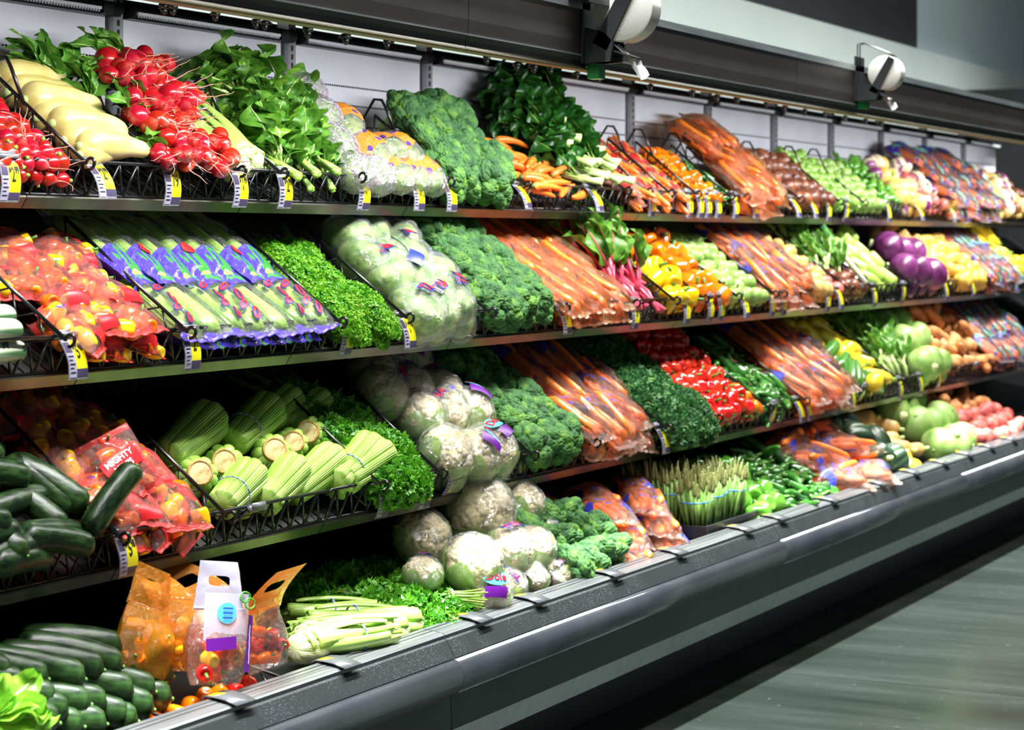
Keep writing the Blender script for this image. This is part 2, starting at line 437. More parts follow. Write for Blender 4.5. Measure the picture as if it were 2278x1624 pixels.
# ---------------------------------------------------------------- case front
FS = [2.30, 4.791, 7.208, 9.626, 13.9]
for i in range(4):
    a, b = FS[i] + .0015, FS[i + 1] - .0015
    e = empty('display_case', (a, 2.61, 0), 'grey case section with silver rail and bumper before the %s' % ('cucumbers and pouches', 'cauliflower and broccoli', 'asparagus and green peppers', 'squash and cabbages')[i], 'display case', 'produce case sections')
    def cp(nm, mb, mt, sm=False, lab=None, a=a):
        me = mb.mesh(nm, mt, sm); me.transform(T(-a, -2.61, 0)); return part(nm, me, e, None, lab)
    cp('top_rail', MB().prism([(2.6338, 0.5166), (2.6328, 0.5259), (2.6393, 0.5301), (2.6672, 0.5338), (2.6672, 0.5319), (2.6700, 0.5319), (2.6700, 0.5343), (2.6821, 0.5356), (2.6821, 0.5338), (2.6849, 0.5338), (2.6849, 0.5363), (2.6970, 0.5380), (2.6989, 0.5166)], a, b), m_silver, False, 'brushed silver top rail')
    cp('speckled_fascia', MB().prism([(2.6347, 0.5175), (2.6282, 0.5129), (2.6040, 0.4701), (2.6319, 0.4654), (2.6970, 0.5166)], a, b), m_speck)
    nose = [(2.6096, 0.4691)] + [(2.6068 - .028 * math.sin(q) ** .8, 0.4236 + .0437 * math.cos(q)) for q in np.linspace(.25, math.pi - .25, 12)] + [(2.6096, 0.3789), (2.6412, 0.3789), (2.6412, 0.4691)]
    cp('bumper_rail', MB().prism(nose, a, b), m_bumper, True, 'glossy rounded bumper rail')
    cp('front_panel', MB().prism([(2.6152, 0.3808), (2.6133, 0.2859), (2.6505, 0.2859), (2.6505, 0.3808)], a, b), m_front)
    cp('kick_band', MB().prism([(2.6133, 0.2855), (2.6440, 0.2190), (2.6598, 0.2190), (2.6598, 0.2855)], a, b), m_band, False, 'slanted kick band, floor reflection painted into its paler grey')
    cp('bin_floor', MB().prism([(2.702, .462), (2.702, .472), (3.598, .625), (3.598, .56)], a, b), m_pan)
    cp('case_body', MB().prism([(2.931, .02), (2.931, .12), (2.67, .23), (2.702, .46), (3.598, .558), (3.598, .02)], a, b), m_dark)
    cp('toe_kick', MB().prism([(2.890, .220), (2.885, .001), (2.93, .001), (2.93, .220)], a, b), m_toe)
# rail clips lying on the silver rail
m_clip = mat('grey_plastic_clip', c(70, 72, 76), rough=.3)
m_yel = mat('price_yellow', c(206, 198, 10), c(214, 208, 22), 8, .35, coat=.2)
clip = MB()
pr = [(-.052, -.004), (-.020, .003), (.010, .005), (.034, .002), (.046, -.008)]
clip.sheet([(p[0], p[1]) for p in pr], -.036, .036, .003)
clip_m = clip.mesh('clip_strip', m_clip); 
cy_ = MB().sheet([(.006, .0082), (.030, .0055)], -.030, .004, .0008).mesh('clip_label', m_yel)
for px in (505, 745, 1045, 1175, 1345, 1490, 1642, 1718, 1835, 1945, 2020, 2085, 2140, 2190, 2240):
    Y = 2.671
    e = empty('rail_clip', (xw(px, Y), Y, 0.5370), 'curved grey label clip lying on the silver front rail', 'label clip', 'label clips on the silver rail')
    e.rotation_euler = (R(4), 0, ru(-.06, .06))
    part('clip_strip', clip_m, e); part('yellow_label', cy_, e)
solo('drain_pin', MB().tube([(0, 0, 0), (0, 0, .022)], .0085, 12).tube([(0, 0, .022), (0, 0, .030)], .0095, 12).mesh('drain_pin', m_silver), 'short metal pin standing at the bin edge beside the celery', 'pin', M=T(xw(848, 2.705), 2.705, .530))

# ---------------------------------------------------------------- shelves with wire fronts
def shelf_parts(B, depth):
    L = US - .004
    Y, Z, a = B.Y, B.Z, B.a
    rail = MB().tube([(.004, Y + .006, Z - .010), (.012, Y, Z), (L - .012, Y, Z), (L - .004, Y + .006, Z - .010)], .0046, 8)
    bot = MB().tube([(0, Y + .021, Z - .079), (L, Y + .021, Z - .079)], .004, 6)
    zig = MB(); p = .0700; n = int(L / p)
    for k in range(n):
        x = .01 + k * p
        zig.tube([(x, Y + .020, Z - .079), (x + p * .42, Y + .001, Z - .002)], .0036, 5)
        zig.tube([(x + p * .42, Y + .001, Z - .002), (x + p * .92, Y + .020, Z - .079)], .0032, 5)
    lip = MB().prism([(Y + .016, Z - .083), (Y + .014, Z - .087), (Y + .030, Z - .112), (Y + .036, Z - .112), (Y + .036, Z - .083)], 0, L)
    # sloping pan
    d = depth; ca, sa = math.cos(a), math.sin(a)
    pn = MB().prism([(Y + .024, Z - .088), (Y + .024 + d * ca, Z - .088 + d * sa), (Y + .030 + d * ca, Z - .100 + d * sa), (Y + .030, Z - .104)], 0, L)
    # ribs of the open wire floor
    rib = MB()
    for k in range(int(L / .04)):
        x = .02 + k * .04
        rib.tube([(x, Y + .024, Z - .086), (x, Y + .024 + d * ca, Z - .086 + d * sa)], .002, 4)
    return [('fence_rail', rail.mesh('fence_rail', m_wire)), ('fence_foot_wire', bot.mesh('fence_foot_wire', m_wire)), ('fence_wire', zig.mesh('fence_wire', m_wire)),
            ('front_lip', lip.mesh('front_lip', m_lip, False)), ('shelf_pan', pn.mesh('shelf_pan', m_pan, False)), ('floor_wires', rib.mesh('floor_wires', m_wire))]
TIER = {1: 'top', 2: 'second', 3: 'third'}
for k, B, dep in ((1, B1, .44), (2, B2, .58), (3, B3, .68)):
    ps = shelf_parts(B, dep)
    for X in UPR:
        e = empty('produce_shelf', (X, 0, 0), 'black %s tier shelf section with zigzag wire front under the %s' % (TIER[k], carried(k, B, X + US / 2)), 'shelf', '%s tier shelf sections' % TIER[k])
        for nm, me in ps: part(nm, me, e, None, None, 'stuff' if nm in ('fence_wire', 'floor_wires') else None)

# wire dividers: ring over the rail, rod up the slope, lower rod, crossing wires, hoop at the back
def divider_proto(length, hoop, high=.100):
    top = MB().tube([(0, 0, .084), (0, length * .97, .092 + high * .25)], .0047, 8)
    ring = MB().tube([(0, .012 * math.cos(q) - .012, .088 + .014 * math.sin(q)) for q in np.linspace(-.6, 4.4, 12)], .0042, 7)
    low = MB().tube([(0, .004, .012), (0, length * .97, .012)], .0035, 6)
    cr = MB()
    n = 5
    for k in range(n):
        y0, y1 = length * .97 * k / n, length * .97 * (k + 1) / n
        zt = lambda y: .084 + (.008 + high * .25) * y / (length * .97)
        cr.tube([(0, y0 + .004, .012), (0, y1, zt(y1))], .0026, 5)
        cr.tube([(0, y1, .012), (0, y0 + .004, zt(y0))], .0026, 5)
    ps = [pt('top_rod', top.mesh('top_rod', m_wire)), pt('front_ring', ring.mesh('front_ring', m_wire)), pt('lower_rod', low.mesh('lower_rod', m_wire)), pt('cross_wires', cr.mesh('cross_wires', m_wire))]
    if hoop:
        y = length * .97; z = .092 + high * .25
        hp = MB().tube([(0, y - .10, z - .012), (0, y - .02, z + .040), (0, y + .004, z + .052), (0, y + .028, z + .040), (0, y + .030, z - .03), (0, y + .01, .012)], .0047, 8)
        ps.append(pt('back_hoop', hp.mesh('back_hoop', m_wire)))
    return ('wire_divider', ps)
D1 = divider_proto(.34, True); D2 = divider_proto(.46, False); D3 = divider_proto(.46, False)
D4 = divider_proto(.42, False, .02)
DIV = {1: (165, 345, 505, 600, 775, 974, 1145, 1305, 1372, 1420, 1470, 1530, 1605, 1640, 1725, 1762, 1850, 1905, 2060, 2140),
       2: (118, 390, 730, 880, 1065, 1232, 1390, 1480, 1545, 1620, 1702, 1722, 1870, 1925, 2012, 2095, 2190),
       3: (240, 478, 822, 955, 1160, 1300, 1460, 1575, 1690, 1772, 1892, 1985, 2110)}
for k, B, D in ((1, B1, D1), (2, B2, D2), (3, B3, D3)):
    for px in DIV[k]:
        inst(D, Matrix.Translation(B.p(B.x(px), 0, 0)) @ RX(B.a) @ RZ(ru(-.05, .05)), 'black wire divider with hooked ring between produce on the %s tier' % TIER[k], 'divider', 'wire dividers on the %s tier' % TIER[k])
for px in (385, 648, 975, 1112, 1275, 1430, 1590, 2020):
    inst(D4, Matrix.Translation(B4.p(B4.x(px), .01, -.025)) @ RX(B4.a) @ RZ(ru(-.05, .05)) @ S(1, 1, .8), 'black wire divider with ring end in the bottom bin', 'divider', 'wire dividers in the bottom bin')

# ---------------------------------------------------------------- price tags
m_tagw = mat('tag_paper_lavender', c(150, 146, 168), rough=.4)
m_tagd = mat('tag_ink_dark', c(62, 54, 82), rough=.45)
m_ink = mat('tag_ink_black', c(14, 14, 14), rough=.5)
m_holder = mat('clear_tag_holder', c(104, 106, 114), c(140, 142, 150), 40, .15)
TW, THH = .066, .094
def tag_surface(z):                      # bowed strip, z from 0 (top) to -THH; returns y
    q = -z / THH
    return -.012 * math.sin(q * math.pi * .9) - .004
def bow(x0, x1, z0, z1, off, n=6):
    V = np.array([[(x, tag_surface(z) - off, z) for x in (x0, x1)] for z in np.linspace(z0, z1, n)])
    mb = MB().grid(V); V2 = V.copy(); V2[:, :, 1] += .0012
    b = len(mb.v); mb.grid(V2[:, ::-1])
    return mb
tg_hold = MB().merge(bow(-TW / 2, TW / 2, .012, -THH, 0, 9)).box(-TW / 2, TW / 2, -.010, .006, .004, .014).box(-TW * .4, TW * .4, -.004, .010, .010, .020).mesh('tag_holder', [m_holder])
tg_white = bow(-TW / 2 + .002, -.006, -.006, -THH + .004, .0009).mesh('tag_paper', [m_tagw])
tg_yel = bow(-.006, TW / 2 - .002, -.006, -THH + .022, .0009).mesh('price_field', [m_yel])
tg_dark = bow(-.006, TW / 2 - .002, -THH + .022, -THH + .006, .0009).mesh('dark_strip', [m_tagd])
tg_dark2 = bow(-TW / 2 + .004, -.009, -.010, -.034, .0016).mesh('dark_block', [m_tagd])
ln = MB()
for k in range(5): ln.merge(bow(-TW / 2 + .005, -.010 - .006 * (k % 2), -.042 - .009 * k, -.0445 - .009 * k, .0016, 2))
tg_line = ln.mesh('small_print', [m_ink])
TXT = {}
def text_mesh(s, size, m, name='lettering', bold=0.0):
    key = (s, size, m.name)
    if key not in TXT:
        cu = bpy.data.curves.new('txt', 'FONT'); cu.body = s; cu.size = size; cu.align_x = 'CENTER'; cu.align_y = 'CENTER'
        cu.extrude = .0002; cu.offset = bold; cu.resolution_u = 3
        o = bpy.data.objects.new('txt', cu); col.objects.link(o)
        dg = bpy.context.evaluated_depsgraph_get()
        me = bpy.data.meshes.new_from_object(o.evaluated_get(dg)); me.name = name
        me.materials.clear(); me.materials.append(m)
        bpy.data.objects.remove(o); bpy.data.curves.remove(cu)
        TXT[key] = me
    return TXT[key]
BT = {}
def bowed_text(s_, sz, cx, cz):
    """printed figures that follow the bowed tag"""
    key = (s_, sz, cx, cz)
    if key not in BT:
        me = text_mesh(s_, sz, m_ink, bold=.0008).copy()
        for v in me.vertices:
            z = cz + v.co.y
            v.co = (cx + v.co.x * .60, tag_surface(z) - .0017 - v.co.z, z)
        BT[key] = me
    return BT[key]
def price_tag(B, px, price, where, tier, tilt=0.0, yaw=0.0, dy=0.0):
    X = B.x(px)
    e = empty('price_tag', (X, B.Y - .006, B.Z - .006 + dy), 'price tag %s on the %s shelf %s' % (('reading ' + price) if price else 'with yellow field', tier, where), 'price tag', 'price tags on the %s tier' % tier)
    e.rotation_euler = (tilt, 0, yaw)
    part('tag_holder', tg_hold, e); part('tag_paper', tg_white, e); part('price_field', tg_yel, e); part('dark_strip', tg_dark, e); part('dark_block', tg_dark2, e); part('small_print', tg_line, e, None, None, 'stuff')
    if price:
        if price.startswith('$'):
            a, b_ = price[1:].split('.')
            bits = [('$', .017, -.0145, .010), (a, .046, -.0045, -.002), (b_, .024, .0095, .009)]
        else:
            bits = [(price[1:3], .042, -.003, -.001), ('\u00a2', .018, .0140, .010)]
        z0 = -.032
        for s_, sz, dx, dz in bits:
            z = z0 + dz
            part('price_lettering', bowed_text(s_, sz, .0125 + dx, z), e)
for px, pr_, wh, ti, yw in ((8, '$2.99', 'below the topped radishes', 0, 0), (200, '$2.99', 'below the parsnips', -.45, 0), (370, '.79\u00a2', 'below the bunched radishes', 0, 0), (522, '$1.99', 'below the celery sticks', 0, 0), (622, '$2.99', 'below the leafy rapini', 0, 0),
                            (797, '$1.99', 'below the purple slaw bags', 0, 0), (914, '$1.99', 'below the salad bags', -.15, 0), (987, '$1.49', 'below the broccoli crowns', -.15, 0), (1140, None, 'beside the broccoli', -.5, .1), (1305, None, 'below the loose carrots', -.45, 0), (1440, '$1.99', 'below the noodle bags', 0, 0),
                            (1524, '$2.99', 'first of four in a row', 0, 0), (1548, '$3.49', 'second of four in a row', 0, 0), (1566, '$2.49', 'third of four in a row', 0, 0), (1588, '$3.99', 'last of four in a row', 0, 0), (1627, '$1.99', 'below the mini orange peppers', 0, 0), (1664, '$2.99', 'below the big carrot bags', -.2, 0),
                            (1753, None, 'below the wrapped white roots', -.45, 0), (1793, None, 'below the beets', -.4, 0), (1835, '$1.49', 'right below the beets', 0, 0), (1880, '$1.99', 'below the green tomatillos', .25, 0), (1967, None, 'below the long green peppers', -.1, 0), (2030, None, 'below the yellow turnips', -.5, 0), (2105, None, 'below the purple carrot bags', -.4, 0)):
    price_tag(B1, px, pr_, wh, 'top', ti, yw)
for px, pr_, wh, ti, yw in ((143, '$5.48', 'below the bagged mini peppers', -.28, 0), (408, '$2.99', 'below the bagged celery hearts', -.12, 0), (763, '.99\u00a2', 'below the curly parsley', .12, 0), (888, '$1.78', 'below the bagged lettuce', -.25, 0), (1108, '$1.49', 'below the broccoli', .75, 0), (1238, '$1.98', 'below the bagged carrots', -.3, 0), (1402, '$2.49', 'below the rainbow chard', 0, 0),
                            (1517, '$1.99', 'below the yellow bell peppers', 0, 0), (1573, '$1.79', 'below the orange bell peppers', .1, 0), (1597, '$1.89', 'right of the orange bell peppers', .1, 0), (1643, '$2.29', 'below the green tomatillos', -.2, 0), (1708, '$1.99', 'beside the carrot bags', 0, 0), (1730, '$2.19', 'below the carrot bags', -.1, 0), (1832, '$0.99', 'below the pale roots', 0, 0), (1855, None, 'right of the pale roots', -.2, 0),
                            (1908, None, 'below the leek', .7, 0), (1937, None, 'below the eggplants', 0, 0), (2005, None, 'below the chayotes', .2, 0), (2095, None, 'below the red cabbages', -.1, 0), (2155, None, 'below the yellow squash', -.1, 0)):
    price_tag(B2, px, pr_, wh, 'second', ti, yw)
for px, pr_, wh, ti, yw in ((264, '$5.98', 'between cucumbers and pepper bags', -.12, 0), (560, '$1.78', 'lying flat before the celery', 1.25, 0), (846, '$2.78', 'at the end of the celery bunches', .12, 0), (932, '.99\u00a2', 'below the flat parsley', 0, 0), (1005, '$1.88', 'below the bagged cauliflower', .45, 0), (1335, '$1.99', 'below the carrot bags', .45, 0), (1460, None, 'below the curly kale', -.25, 0), (1578, None, 'below the red bell peppers', 0, 0),
                            (1716, None, 'below the green chilies', .4, 0), (1765, None, 'left of the large carrot bags', -.25, 0), (1783, None, 'below the large carrot bags', -.25, 0), (1888, None, 'below the zucchini', 0, 0), (1918, None, 'right of the zucchini', .6, 0), (1995, None, 'below the yellow squash', 0, 0), (2040, None, 'below the pale greens', 0, 0), (2085, None, 'below the cabbage', .25, 0), (2165, None, 'below the sweet potatoes', 1.0, 0)):
    price_tag(B3, px, pr_, wh, 'third', ti, yw)

# ---------------------------------------------------------------- bag roll dispensers on the canopy
m_roll = mat('white_bag_roll', c(172, 169, 162), c(186, 184, 178), 6, .4)
t = NT('roll_face')
xx = t.xyz(); rr = t.math('SQRT', t.math('ADD', t.math('POWER', xx[1], 2.0), t.math('POWER', xx[2], 2.0)))
sn_ = t.math('SINE', t.math('MULTIPLY', rr, 1500.0))
m_rface = t.end(t.pbr(t.mix(t.step(sn_, -.3, 1.0), c(150, 148, 143), c(184, 182, 177)), .5, 0, t.bump(sn_, .3, .001)))
m_green = mat('dispenser_green', c(12, 92, 44), rough=.25)
m_filmw = mat('thin_white_film', c(170, 172, 176), rough=.25, transl=.35)
def dispenser(px, py, Rr, wid, wire, lab):
    Y = 2.535
    P = at(px, py, Y)
    e = empty('bag_dispenser', P, lab, 'bag dispenser', 'bag roll dispensers on the canopy')
    roll = rev(lambda th, t_: np.stack([np.full_like(th, wid * (t_ - .5)), Rr * np.cos(th), Rr * np.sin(th)], 1), 48, 1, False, False).mesh('bag_roll', m_roll)
    r_ = part('bag_roll', roll, e, None, 'white roll of thin plastic bags')
    def disc(x):
        mb = MB(); V = np.array([[(x, q * Rr * math.cos(a), q * Rr * math.sin(a)) for a in np.linspace(0, 2 * math.pi, 48, endpoint=False)] for q in (1, .96, .12)])
        V[1:, :, 0] += .003 * (1 if x > 0 else -1); return mb.grid(V, wrap=True)
    part('roll_face', MB().merge(disc(-wid / 2)).merge(disc(wid / 2)).mesh('roll_face', m_rface), r_)
    k = Rr / .1
    strap = MB()
    a = R(62)
    for x in (-wid / 2 - .012, wid / 2 + .004):
        d = Vector((0, -math.cos(a), math.sin(a))); n_ = Vector((0, math.sin(a), math.cos(a)))
        q = [d * (.098 * k) + n_ * .020 * k, d * (.098 * k) - n_ * .020 * k, d * (-.13 * k) - n_ * .022 * k, d * (-.13 * k) + n_ * .030 * k]
        pr2 = [(v_.y, v_.z) for v_ in q]; strap.prism(pr2, x, x + .008)
    part('side_strap', strap.mesh('side_strap', m_black, False), e)
    yb = 2.65 - Y
    bp = MB().prism([(yb - .006, -.16 * k), (yb - .006, .10 * k), (yb - .001, .10 * k), (yb - .001, -.16 * k)], -wid / 2 - .03, wid / 2 + .03)
    bp.prism([(yb - .001, -.16 * k), (.03, -.155 * k), (.02, -.10 * k), (.05, -.07 * k), (yb - .001, -.05 * k)], -wid / 2 - .012, -wid / 2 - .002)
    bp.prism([(yb - .001, -.16 * k), (.03, -.155 * k), (.02, -.10 * k), (.05, -.07 * k), (yb - .001, -.05 * k)], wid / 2 + .002, wid / 2 + .012)
    bp.prism([(yb - .03, -.10 * k), (-.035, -.145 * k), (-.035, -.150 * k), (yb - .03, -.106 * k)], -wid / 2, wid / 2)
    part('bracket', bp.mesh('bracket', m_black, False), e)
    part('green_foot', MB().box(-wid / 2 + .010, wid / 2 - .012, yb - .040, yb - .002, -.205 * k, -.160 * k).mesh('green_foot', m_green, False), e)
    # loose end of the bag web
    n = 12; V = []
    for i in range(n + 1):
        q = i / n
        V.append([(wid * (s_ - .5) * (1 - .55 * q) + .012 * math.sin(q * 5), .03 - .10 * q * k - .012 * math.sin(s_ * 6 + q * 4), -Rr - .105 * q * k - .010 * math.sin(s_ * 7 + q * 6)) for s_ in np.linspace(0, 1, 6)])
    part('loose_bag', MB().grid(np.array(V)).mesh('loose_bag', m_filmw), e)
    if wire:
        wr = MB()
        for x in (-wid / 2 - .02, -wid / 2 + .012):
            wr.tube([(x, yb - .01, .02), (x, yb - .012, .115), (x, yb - .035, .120), (x, -.02, .078), (x, -.045, .06)], .0028, 6)
        wr.tube([(-wid / 2 - .02, yb - .025, .120), (-wid / 2 + .012, yb - .025, .120)], .0028, 6)
        part('wire_loop', wr.mesh('wire_loop', m_wire), e)
    return e
dispenser(1392, 20, .098, .066, False, 'large white produce bag roll in a black bracket nearest the green foot')
dispenser(1972, 163, .068, .055, True, 'small nearly used white bag roll with black wire loop')
solo('canopy_bracket_box', MB().box(-.02, .10, -.07, 0, -.02, .06).box(-.03, .11, -.075, -.07, -.03, .012).mesh('canopy_bracket_box', m_black, False), 'small black box on the canopy beside the large bag roll', 'box', M=T(xw(1270, 2.645), 2.645, 2.24))
# ================================================================== produce: materials
def grad_mat(name, stops, axis=2, lo=-.02, hi=.02, rough=.35, vary=.15, coat=.0, bump=0, bscale=90, nz=.0, stretch=None, hue=0.0):
    t = NT(name); q = t.xyz()[axis]
    if nz: q = t.math('ADD', q, t.math('MULTIPLY', t.math('SUBTRACT', t.noise(25, 2), .5), nz))
    colr = t.vary(t.ramp(t.step(q, lo, hi), stops), vary, hue=hue)
    nrm = t.bump(t.noise(bscale, 3, t.mapv(stretch) if stretch else None), bump, .002) if bump else None
    return t.end(t.pbr(colr, rough, 0, nrm, coat))
m_radish = grad_mat('radish_skin', [(0, c(214, 80, 70)), (.18, c(176, 18, 22)), (.85, c(160, 12, 18)), (1, c(170, 40, 36))], 2, -.026, .022, .24, .35, .4, bump=.06, hue=.015)
m_tail = mat('radish_root_hair', c(226, 150, 128), c(236, 190, 160), 60, .5)
m_stem = mat('stem_green', c(120, 160, 50), c(150, 180, 80), 40, .45)
m_drystem = mat('pepper_stem_green', c(58, 110, 34), c(96, 140, 50), 60, .5)
m_parsnip = mat('pale_yellow_root_skin', c(198, 178, 92), c(226, 212, 142), 26, .32, bump=.4, bscale=44, vary=.12, coat=.35, stretch=(1, .25, 1))
m_carrot = mat('carrot_skin', c(236, 112, 28), c(246, 142, 52), 40, .36, bump=.25, bscale=55, vary=.22, coat=.15, stretch=(1, 2.2, 1), hue=.012)
m_cuke = mat('cucumber_skin', c(11, 30, 12), c(48, 78, 34), 55, .33, bump=.5, bscale=110, vary=.45, coat=.0, spec=.35, stretch=(1, .35, 1), lo=.4, hi=.72)
m_zuke = mat('green_zucchini_skin', c(34, 88, 26), c(84, 140, 54), 60, .28, bump=.05, vary=.35, coat=.2, stretch=(1, .15, 1))
t = NT('striped_pale_zucchini'); q = t.noise(26, 2, t.mapv((1, .06, 1)))
m_stripe = t.end(t.pbr(t.ramp(q, [(.40, c(70, 110, 66)), (.52, c(206, 214, 190))]), .4))
m_celery = mat('celery_green', c(126, 176, 54), c(184, 216, 114), 34, .34, bump=.30, bscale=60, vary=.16, coat=.2, stretch=(1, .12, 1))
m_celpale = mat('celery_base_pale', c(206, 220, 150), c(228, 234, 186), 30, .4, vary=.08, stretch=(1, .2, 1))
m_butt = mat('celery_cut_cream', c(206, 192, 138), c(164, 132, 70), 70, .6, lo=.42, hi=.72)
m_buttrim = mat('celery_cut_brown_edge', c(150, 116, 52), c(190, 156, 84), 90, .7)
m_leafD = mat('dark_leaf', c(22, 74, 24), c(52, 118, 36), 30, .34, transl=.18, vary=.35, bump=.3, bscale=70)
m_leafM = mat('mid_leaf', c(52, 120, 30), c(118, 172, 62), 30, .40, transl=.25, vary=.35, bump=.3, bscale=70)
m_leafL = mat('light_leaf', c(92, 156, 36), c(150, 196, 64), 30, .42, transl=.28, vary=.3, bump=.25, bscale=70)
m_rib = mat('pale_leaf_rib', c(170, 200, 110), c(204, 220, 150), 30, .4)
m_ribpink = mat('pink_chard_rib', c(210, 52, 84), c(232, 96, 120), 30, .35)
m_herb = mat('curly_herb_leaf', c(70, 148, 20), c(142, 202, 52), 28, .45, transl=.28, vary=.2)
m_herbD = mat('flat_herb_leaf', c(46, 122, 18), c(104, 174, 40), 30, .42, transl=.25, vary=.25)
m_kale = mat('kale_leaf', c(36, 92, 46), c(86, 144, 76), 40, .5, transl=.15, vary=.25)
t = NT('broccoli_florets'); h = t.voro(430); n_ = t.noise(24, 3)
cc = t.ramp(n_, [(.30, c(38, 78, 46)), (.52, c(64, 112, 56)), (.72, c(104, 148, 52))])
cc = t.vary(t.mix(t.step(h, .0, .55), t.mix(.25, cc, c(150, 176, 112)), cc), .2)  # paler bead tops: highlights put into the colour
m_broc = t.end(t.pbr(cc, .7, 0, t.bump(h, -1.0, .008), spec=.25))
m_brocst = mat('broccoli_stalk', c(150, 184, 84), c(186, 208, 120), 30, .45, vary=.1)
t = NT('cauliflower_curd'); h = t.voro(120)
m_caul = t.end(t.pbr(t.vary(t.ramp(t.noise(22, 3), [(.35, c(170, 154, 104)), (.65, c(206, 194, 154))]), .1), .6, 0, t.bump(h, -1.0, .014)))
m_lett = mat('lettuce_leaf', c(84, 138, 32), c(176, 202, 108), 22, .42, bump=.6, bscale=30, vary=.15, transl=.15)
def pepper_mat(nm, a, b, hue=.01): return mat(nm, a, b, 18, .16, vary=.22, coat=.55, hue=hue, crough=.06)
m_pred = pepper_mat('red_pepper_skin', c(206, 24, 18), c(232, 58, 34))
m_pora = pepper_mat('orange_pepper_skin', c(236, 104, 6), c(246, 134, 14))
m_pyel = pepper_mat('yellow_pepper_skin', c(246, 190, 8), c(252, 212, 30))
m_pgrn = pepper_mat('green_pepper_skin', c(62, 132, 34), c(112, 176, 60))
m_chili = pepper_mat('green_chili_skin', c(28, 84, 28), c(70, 138, 50))
m_tomat = mat('tomatillo_husk', c(112, 152, 66), c(164, 192, 104), 30, .4, bump=.2, vary=.25)
m_brus = mat('sprout_leaf', c(96, 148, 44), c(152, 190, 86), 30, .4, bump=.25, vary=.25)
m_beet = mat('beet_skin', c(62, 18, 26), c(138, 82, 48), 34, .38, bump=.15, vary=.35)
m_potato = mat('yellow_potato_skin', c(206, 166, 84), c(228, 196, 118), 40, .5, bump=.15, vary=.2)
m_ypot = mat('bright_yellow_potato_skin', c(206, 164, 50), c(226, 194, 92), 30, .42, bump=.1, vary=.15)
m_sweet = mat('sweet_potato_skin', c(190, 116, 58), c(222, 158, 96), 26, .55, bump=.25, vary=.25)
m_redpot = mat('red_potato_skin', c(186, 76, 72), c(222, 124, 108), 34, .45, bump=.1, vary=.2)
m_yelsq = mat('yellow_squash_skin', c(240, 204, 30), c(250, 224, 74), 18, .28, vary=.1, coat=.3)
m_butter = mat('butternut_skin', c(226, 176, 96), c(238, 198, 126), 14, .42, vary=.1)
t = NT('acorn_squash_skin'); q = t.noise(9, 2, t.mapv((1, 1, .15)))
m_acorn = t.end(t.pbr(t.vary(t.ramp(q, [(.38, c(24, 44, 32)), (.55, c(60, 88, 58)), (.7, c(132, 150, 120))]), .4), .35, coat=.2))
m_cabb = mat('green_cabbage_leaf', c(108, 154, 64), c(170, 198, 114), 12, .42, bump=.5, bscale=24, vary=.12)
m_rcabb = mat('red_cabbage_leaf', c(72, 14, 60), c(136, 64, 124), 14, .34, bump=.4, bscale=22, vary=.2, coat=.2)
m_turnip = grad_mat('turnip_skin', [(0, c(236, 226, 190)), (.5, c(232, 214, 180)), (.62, c(130, 52, 110)), (1, c(110, 40, 96))], 2, -.045, .045, .35, .15, .2, nz=.02)
m_rtur = mat('yellow_rutabaga_skin', c(222, 176, 60), c(236, 214, 140), 12, .4, vary=.2)
m_eggpl = mat('eggplant_skin', c(38, 12, 34), c(70, 26, 56), 10, .14, coat=.5)
m_chay = mat('chayote_skin', c(150, 190, 70), c(186, 214, 106), 16, .35, bump=.15, vary=.12)
m_leek = grad_mat('leek_stalk', [(0, c(244, 244, 226)), (.35, c(214, 228, 160)), (.6, c(120, 170, 90)), (1, c(60, 118, 70))], 1, 0, .42, .38, .1)
m_aspar = mat('asparagus_stalk', c(92, 136, 58), c(132, 166, 84), 40, .4, vary=.25)
m_aspt = mat('asparagus_tip', c(112, 122, 66), c(150, 150, 92), 120, .5, bump=.5, bscale=160, vary=.3)
m_blueband = mat('blue_rubber_band', c(44, 110, 196), rough=.4)
t = NT('blue_white_twist_tie'); q = t.noise(260, 1)
m_tie = t.end(t.pbr(t.ramp(q, [(.45, c(60, 74, 170)), (.52, c(226, 228, 240))], 'CONSTANT'), .4))
m_white = mat('white_print', c(236, 236, 238), rough=.4)
m_pred_ = mat('red_print', c(206, 34, 40), rough=.35)
m_pblue = mat('blue_print', c(36, 54, 160), rough=.35)
m_psky = mat('sky_blue_print', c(86, 178, 226), rough=.35)
m_ppur = mat('purple_print', c(96, 20, 132), rough=.35)
m_pyel_ = mat('yellow_print', c(238, 224, 40), rough=.35)
m_pgre = mat('grey_print', c(120, 122, 138), rough=.4)
m_pgreen = mat('green_print', c(66, 150, 40), rough=.35)
m_porg = mat('orange_print', c(246, 138, 20), rough=.35)

